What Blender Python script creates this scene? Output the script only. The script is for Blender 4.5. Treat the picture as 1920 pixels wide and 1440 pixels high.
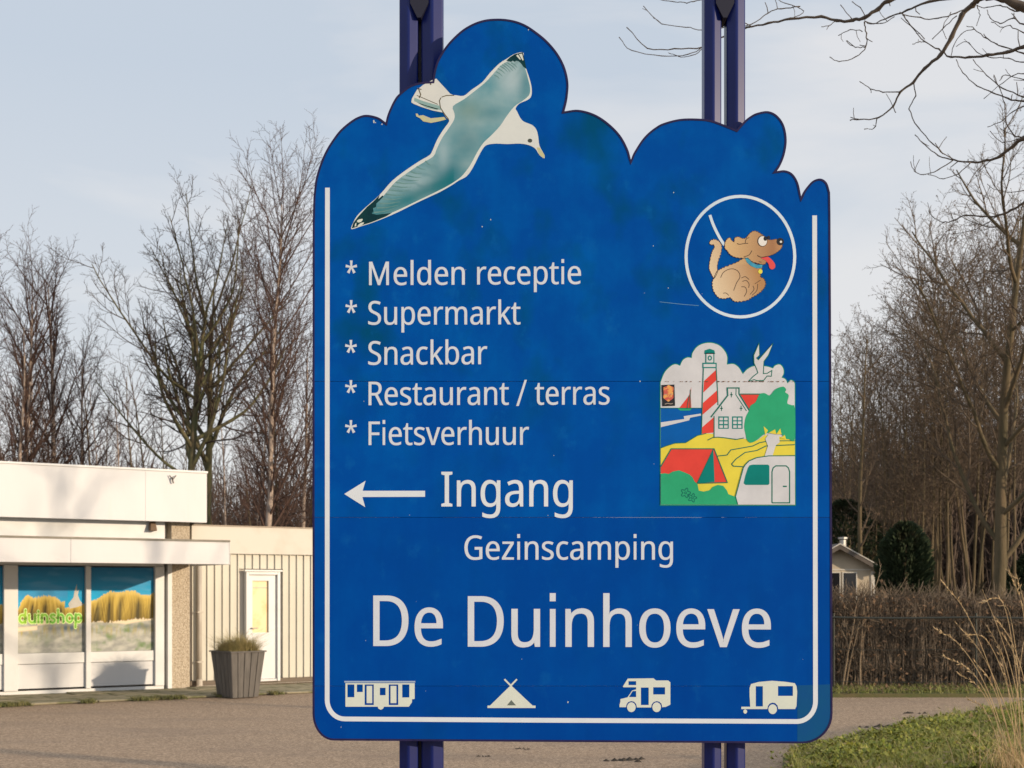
import bpy, bmesh, math, random, json
import numpy as np
from mathutils import Vector, Matrix, noise
from mathutils.geometry import tessellate_polygon, delaunay_2d_cdt

for o in list(bpy.data.objects):
    bpy.data.objects.remove(o)
SC = bpy.context.scene
COL = SC.collection
R = math.radians

# ------------------------------------------------------------------ camera
EYE = 1.65
FOC = 2500.0            # focal length in pixels of a 1920 wide picture
HOR = 1109.0            # row of the horizon
cam = bpy.data.cameras.new('camera')
cam.sensor_width = 36.0
cam.lens = FOC / 1920 * 36
cam.shift_y = (HOR - 720) / 1920
cam.clip_start = 0.1
cam.clip_end = 3000
cam.dof.use_dof = True
cam.dof.focus_distance = 5.0
cam.dof.aperture_fstop = 9.0
cam_ob = bpy.data.objects.new('camera', cam)
cam_ob.location = (0, 0, EYE)
cam_ob.rotation_euler = (R(90), 0, 0)
COL.objects.link(cam_ob)
SC.camera = cam_ob

# ------------------------------------------------------------------ sky and sun
SUN_AZ, SUN_EL = 117.0, 10.4       # degrees clockwise from +Y; height
world = bpy.data.worlds.new('World')
SC.world = world
world.use_nodes = True
nt = world.node_tree
nt.nodes.clear()
out = nt.nodes.new('ShaderNodeOutputWorld')
bg = nt.nodes.new('ShaderNodeBackground')
bg.inputs['Strength'].default_value = 0.1
sky = nt.nodes.new('ShaderNodeTexSky')
sky.sky_type = 'NISHITA'
sky.sun_disc = False
sky.sun_elevation = R(SUN_EL)
sky.sun_rotation = R(SUN_AZ)
tc = nt.nodes.new('ShaderNodeTexCoord')
mp = nt.nodes.new('ShaderNodeMapping')
mp.inputs['Scale'].default_value = (1.0, 1.0, 4.2)
mp.inputs['Location'].default_value = (0.35, 0.1, 0.55)
nz = nt.nodes.new('ShaderNodeTexNoise')
nz.inputs['Scale'].default_value = 2.3
nz.inputs['Detail'].default_value = 6
nz.inputs['Roughness'].default_value = 0.5
nz.inputs['Distortion'].default_value = 0.35
cr = nt.nodes.new('ShaderNodeValToRGB')
cr.color_ramp.elements[0].position = 0.42
cr.color_ramp.elements[0].color = (6.0, 6.75, 7.75, 1)
cr.color_ramp.elements[1].position = 0.58
cr.color_ramp.elements[1].color = (8.0, 8.1, 8.4, 1)
sep = nt.nodes.new('ShaderNodeSeparateXYZ')
mr = nt.nodes.new('ShaderNodeMapRange')        # milky air towards the horizon
mr.inputs['From Min'].default_value = 0.0
mr.inputs['From Max'].default_value = 0.36
mr.inputs['To Min'].default_value = 1.0
mr.inputs['To Max'].default_value = 0.0
mixh = nt.nodes.new('ShaderNodeMixRGB')
mixh.inputs['Color2'].default_value = (8.5, 8.5, 8.5, 1)
mix = nt.nodes.new('ShaderNodeMixRGB')
mix.inputs['Fac'].default_value = 0.92
L = nt.links.new
L(tc.outputs['Generated'], mp.inputs['Vector'])
L(mp.outputs['Vector'], nz.inputs['Vector'])
L(nz.outputs['Fac'], cr.inputs['Fac'])
L(tc.outputs['Generated'], sep.inputs['Vector'])
L(sep.outputs['Z'], mr.inputs['Value'])
L(mr.outputs['Result'], mixh.inputs['Fac'])
L(cr.outputs['Color'], mixh.inputs['Color1'])
L(sky.outputs['Color'], mix.inputs['Color1'])
L(mixh.outputs['Color'], mix.inputs['Color2'])
L(mix.outputs['Color'], bg.inputs['Color'])
L(bg.outputs['Background'], out.inputs['Surface'])

sun = bpy.data.lights.new('sun', 'SUN')
sun.energy = 4.3
sun.angle = R(0.8)
sun.color = (1.0, 0.80, 0.57)
sun_ob = bpy.data.objects.new('sun', sun)
sd = Vector((math.sin(R(SUN_AZ)) * math.cos(R(SUN_EL)), math.cos(R(SUN_AZ)) * math.cos(R(SUN_EL)), math.sin(R(SUN_EL))))
sun_ob.rotation_euler = sd.to_track_quat('Z', 'Y').to_euler()
sun_ob.location = (10, -10, 12)
COL.objects.link(sun_ob)
vs = SC.view_settings
vs.view_transform = 'Standard'
vs.look = 'None'
vs.exposure = 0.0
vs.gamma = 1.0
vs.use_curve_mapping = False
SC.cycles.use_denoising = True
SC.cycles.max_bounces = 6
SC.cycles.diffuse_bounces = 3
SC.cycles.glossy_bounces = 3
SC.cycles.transparent_max_bounces = 6

# ------------------------------------------------------------------ helpers
def lin(*c):
    if len(c) == 1: c = c[0]
    f = lambda v: v / 12.92 if v <= 0.04045 else ((v + 0.055) / 1.055) ** 2.4
    return tuple(f(v / 255.0) for v in c[:3])

MATS = {}
def mat(name, col, rough=0.6, col2=None, scale=6.0, detail=4, lo=0.35, hi=0.65, bump=0.0, bscale=None,
        coat=0.0, spec=0.5, stretch=None, metal=0.0, third=None, trans=0.0):
    """Principled material: two (or three) base colours mixed by object-space noise, fine relief."""
    if name in MATS: return MATS[name]
    m = bpy.data.materials.new(name); m.use_nodes = True
    t = m.node_tree; b = t.nodes['Principled BSDF']; N = t.nodes.new; K = t.links.new
    b.inputs['Roughness'].default_value = rough
    b.inputs['Specular IOR Level'].default_value = spec
    b.inputs['Metallic'].default_value = metal
    if coat:
        b.inputs['Coat Weight'].default_value = coat
        b.inputs['Coat Roughness'].default_value = 0.08
    b.inputs['Base Color'].default_value = (*col, 1)
    co = N('ShaderNodeTexCoord'); vec = co.outputs['Object']
    if stretch:
        q = N('ShaderNodeMapping'); q.inputs['Scale'].default_value = stretch; K(vec, q.inputs['Vector']); vec = q.outputs['Vector']
    if col2 is not None:
        n = N('ShaderNodeTexNoise'); n.inputs['Scale'].default_value = scale; n.inputs['Detail'].default_value = detail
        n.inputs['Roughness'].default_value = 0.6
        K(vec, n.inputs['Vector'])
        r = N('ShaderNodeValToRGB'); e = r.color_ramp.elements
        e[0].position = lo; e[0].color = (*col, 1); e[1].position = hi; e[1].color = (*col2, 1)
        K(n.outputs['Fac'], r.inputs['Fac']); last = r.outputs['Color']
        if third is not None:
            n3 = N('ShaderNodeTexNoise'); n3.inputs['Scale'].default_value = third[1]; n3.inputs['Detail'].default_value = 3
            K(vec, n3.inputs['Vector'])
            r3 = N('ShaderNodeValToRGB'); r3.color_ramp.elements[0].position = third[2]; r3.color_ramp.elements[1].position = third[3]
            r3.color_ramp.elements[1].color = (third[4],) * 3 + (1,)
            K(n3.outputs['Fac'], r3.inputs['Fac'])
            x = N('ShaderNodeMixRGB'); K(r3.outputs['Color'], x.inputs['Fac']); K(last, x.inputs['Color1'])
            x.inputs['Color2'].default_value = (*third[0], 1); last = x.outputs['Color']
        K(last, b.inputs['Base Color'])
    if bump:
        n2 = N('ShaderNodeTexNoise'); n2.inputs['Scale'].default_value = bscale or scale * 4; n2.inputs['Detail'].default_value = 5
        K(vec, n2.inputs['Vector'])
        bp = N('ShaderNodeBump'); bp.inputs['Strength'].default_value = bump; bp.inputs['Distance'].default_value = 0.02
        K(n2.outputs['Fac'], bp.inputs['Height']); K(bp.outputs['Normal'], b.inputs['Normal'])
    if trans:
        b.inputs['Subsurface Weight'].default_value = 0.0
    MATS[name] = m
    return m

def attr_mat(name, rough=0.45, coat=0.0, spec=0.4):
    """Flat print: the ink colour comes from the mesh's own colour attribute."""
    if name in MATS: return MATS[name]
    m = bpy.data.materials.new(name); m.use_nodes = True
    t = m.node_tree; b = t.nodes['Principled BSDF']
    a = t.nodes.new('ShaderNodeAttribute'); a.attribute_name = 'Col'
    t.links.new(a.outputs['Color'], b.inputs['Base Color'])
    b.inputs['Roughness'].default_value = rough; b.inputs['Specular IOR Level'].default_value = spec
    if coat: b.inputs['Coat Weight'].default_value = coat; b.inputs['Coat Roughness'].default_value = 0.05
    MATS[name] = m
    return m

def link(name, me, parent=None, m=None, loc=None, rot=None):
    o = bpy.data.objects.new(name, me); COL.objects.link(o)
    if m is not None: me.materials.append(m)
    if parent is not None: o.parent = parent
    if loc is not None: o.location = loc
    if rot is not None: o.rotation_euler = rot
    return o

def npmesh(name, V, F, m=None, parent=None, smooth=False, loc=None, rot=None, cols=None, mats=None, midx=None):
    """V: (n,3) array, F: (m,k) index array (all faces of one size) -> linked mesh object"""
    V = np.asarray(V, dtype=np.float32).reshape(-1, 3); F = np.asarray(F, dtype=np.int32)
    me = bpy.data.meshes.new(name)
    k = F.shape[1]
    me.vertices.add(len(V)); me.vertices.foreach_set('co', V.ravel())
    me.loops.add(F.size); me.loops.foreach_set('vertex_index', F.ravel())
    me.polygons.add(len(F))
    me.polygons.foreach_set('loop_start', np.arange(0, F.size, k, dtype=np.int32))
    try: me.polygons.foreach_set('loop_total', np.full(len(F), k, dtype=np.int32))
    except Exception: pass
    if smooth: me.polygons.foreach_set('use_smooth', np.ones(len(F), dtype=bool))
    me.update(calc_edges=True)
    me.validate()
    if cols is not None:
        a = me.color_attributes.new('Col', 'FLOAT_COLOR', 'POINT')
        c = np.ones((len(V), 4), dtype=np.float32); c[:, :3] = cols
        a.data.foreach_set('color', c.ravel())
    o = link(name, me, parent, m, loc, rot)
    if mats:
        for q in mats: me.materials.append(q)
        me.polygons.foreach_set('material_index', np.asarray(midx, dtype=np.int32))
    return o

class MB:
    """collects boxes, prisms and free faces into one mesh"""
    def __init__(s): s.v = []; s.f = []
    def box(s, x0, x1, y0, y1, z0, z1):
        b = len(s.v)
        s.v += [(x0,y0,z0),(x1,y0,z0),(x1,y1,z0),(x0,y1,z0),(x0,y0,z1),(x1,y0,z1),(x1,y1,z1),(x0,y1,z1)]
        s.f += [tuple(b+i for i in q) for q in ((0,3,2,1),(4,5,6,7),(0,1,5,4),(1,2,6,5),(2,3,7,6),(3,0,4,7))]
        return s
    def face(s, pts):
        b = len(s.v); s.v += [tuple(p) for p in pts]; s.f.append(tuple(range(b, b+len(pts)))); return s
    def hexa(s, a, b_):
        """eight corners: lower ring a (4), upper ring b_ (4), counter-clockwise seen from above"""
        b = len(s.v); s.v += [tuple(p) for p in a] + [tuple(p) for p in b_]
        s.f += [tuple(b+i for i in q) for q in ((0,3,2,1),(4,5,6,7),(0,1,5,4),(1,2,6,5),(2,3,7,6),(3,0,4,7))]
        return s
    def tube(s, pts, rad, k=8, cap=True):
        pts = [Vector(p) for p in pts]; n = len(pts); b = len(s.v)
        if not hasattr(rad, '__len__'): rad = [rad]*n
        for i, p in enumerate(pts):
            t = (pts[min(i+1,n-1)] - pts[max(i-1,0)]).normalized()
            ref = Vector((0,0,1)) if abs(t.z) < 0.9 else Vector((1,0,0))
            u = t.cross(ref).normalized(); w = t.cross(u)
            for j in range(k):
                a = 2*math.pi*j/k; s.v.append(tuple(p + (u*math.cos(a) + w*math.sin(a))*rad[i]))
        for i in range(n-1):
            for j in range(k):
                j2 = (j+1) % k
                s.f.append((b+i*k+j, b+i*k+j2, b+(i+1)*k+j2, b+(i+1)*k+j))
        if cap:
            s.f.append(tuple(b+j for j in range(k))[::-1]); s.f.append(tuple(b+(n-1)*k+j for j in range(k)))
        return s
    def build(s, name, m=None, parent=None, bevel=0.0, smooth=False, loc=None, rot=None):
        me = bpy.data.meshes.new(name); me.from_pydata(s.v, [], s.f)
        if bevel or True:
            bm = bmesh.new(); bm.from_mesh(me)
            bmesh.ops.recalc_face_normals(bm, faces=bm.faces)
            if bevel:
                bmesh.ops.bevel(bm, geom=list(bm.edges), offset=bevel, segments=1, affect='EDGES', clamp_overlap=True)
            bm.to_mesh(me); bm.free()
        if smooth: me.polygons.foreach_set('use_smooth', [True]*len(me.polygons))
        return link(name, me, parent, m, loc, rot)

def tag(o, label=None, cat=None, group=None, kind=None):
    if label: o['label'] = label
    if cat: o['category'] = cat
    if group: o['group'] = group
    if kind: o['kind'] = kind
    return o

def empty(name, loc=(0,0,0), rz=0.0):
    o = bpy.data.objects.new(name, None); o.empty_display_size = 0.2
    o.location = loc; o.rotation_euler = (0, 0, rz); COL.objects.link(o)
    return o

def copy_tree(o, parent=None):
    c = o.copy(); COL.objects.link(c); c.parent = parent
    for ch in list(o.children): copy_tree(ch, c)
    return c

def at(px, py, Y):
    """world point seen at picture position (px, py) of the 1920x1440 photograph, Y metres away"""
    return Vector(((px - 960) / FOC * Y, Y, EYE + (HOR - py) / FOC * Y))
# ------------------------------------------------------------------ the setting
m_asph = mat('asphalt', (.54,.395,.275), 0.95, (.24,.17,.115), scale=42, detail=5, lo=.38, hi=.60, bump=0.5, bscale=90, spec=.2,
             third=((.66,.52,.39), 110, .57, .68, .8))
# worn, slightly darker tracks and stains at a larger scale
def add_patches(m, col, scale, lo, hi, amt, stretch=(1,1,1)):
    t = m.node_tree; b = t.nodes['Principled BSDF']; N = t.nodes.new; K = t.links.new
    src = b.inputs['Base Color'].links[0].from_socket
    co = N('ShaderNodeTexCoord'); q = N('ShaderNodeMapping'); q.inputs['Scale'].default_value = stretch
    K(co.outputs['Object'], q.inputs['Vector'])
    n = N('ShaderNodeTexNoise'); n.inputs['Scale'].default_value = scale; n.inputs['Detail'].default_value = 5; n.inputs['Roughness'].default_value = .65
    K(q.outputs['Vector'], n.inputs['Vector'])
    r = N('ShaderNodeValToRGB'); r.color_ramp.elements[0].position = lo; r.color_ramp.elements[1].position = hi
    r.color_ramp.elements[1].color = (amt, amt, amt, 1)
    K(n.outputs['Fac'], r.inputs['Fac'])
    x = N('ShaderNodeMixRGB'); K(r.outputs['Color'], x.inputs['Fac']); K(src, x.inputs['Color1']); x.inputs['Color2'].default_value = (*col, 1)
    K(x.outputs['Color'], b.inputs['Base Color'])
add_patches(m_asph, (.26,.20,.155), 0.9, .5, .68, .45, (.35, 1.3, 1))
add_patches(m_asph, (.15,.115,.09), 30, .60, .66, .8)
m_soil = mat('leaf_litter_soil', (.12,.085,.05), 0.95, (.07,.05,.03), scale=3, bump=.6, bscale=30, third=((.09,.1,.04), 1.2, .5, .65, .6))
m_turf = mat('turf_soil', (.085,.1,.03), 0.95, (.13,.11,.05), scale=5, bump=.6, bscale=40)
m_apron = mat('old_concrete', (.36,.31,.21), 0.9, (.23,.205,.13), scale=2.2, detail=6, bump=.4, bscale=60, third=((.1,.11,.035), 3.0, .48, .6, .75))

g = npmesh('ground', [(-900,-200,-.03),(900,-200,-.03),(900,2400,-.03),(-900,2400,-.03)], [(0,1,2,3)], m_soil)
tag(g, kind='structure')
# the road sheet runs under verge and buildings; the verge lies on top of it
rd = npmesh('road', [(-60,-10,-.012),(60,-10,-.012),(60,21.4,-.012),(2.4,21.4,-.012),(2.4,26,-.012),(-60,26,-.012)], [(0,1,2,3,4,5)], m_asph)
tag(rd, kind='structure')

# foreground verge (edge runs from the picture's lower edge to the right)
VE = [(2.1, 9.0), (2.35, 11.6), (2.62, 12.9), (3.42, 13.8), (4.2, 14.9), (5.45, 16.7), (6.75, 18.0), (8.6, 18.6), (16, 19.0), (16, 2.0), (3.2, 2.0), (2.3, 6.0)]
bm = bmesh.new()
vs_ = [bm.verts.new((x, y, 0.05)) for x, y in VE]
bm.faces.new(vs_)
ret = bmesh.ops.extrude_face_region(bm, geom=list(bm.faces))
for v in ret['geom']:
    if isinstance(v, bmesh.types.BMVert): v.co.z = -.03
bmesh.ops.recalc_face_normals(bm, faces=bm.faces)
me = bpy.data.meshes.new('verge'); bm.to_mesh(me); bm.free()
vg = link('verge', me, None, m_turf); tag(vg, kind='structure')
# strip at the foot of the hedge
hv = MB().box(2.5, 30, 20.9, 23.4, -.03, .05).build('hedge_verge', m_turf); tag(hv, kind='structure')
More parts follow.
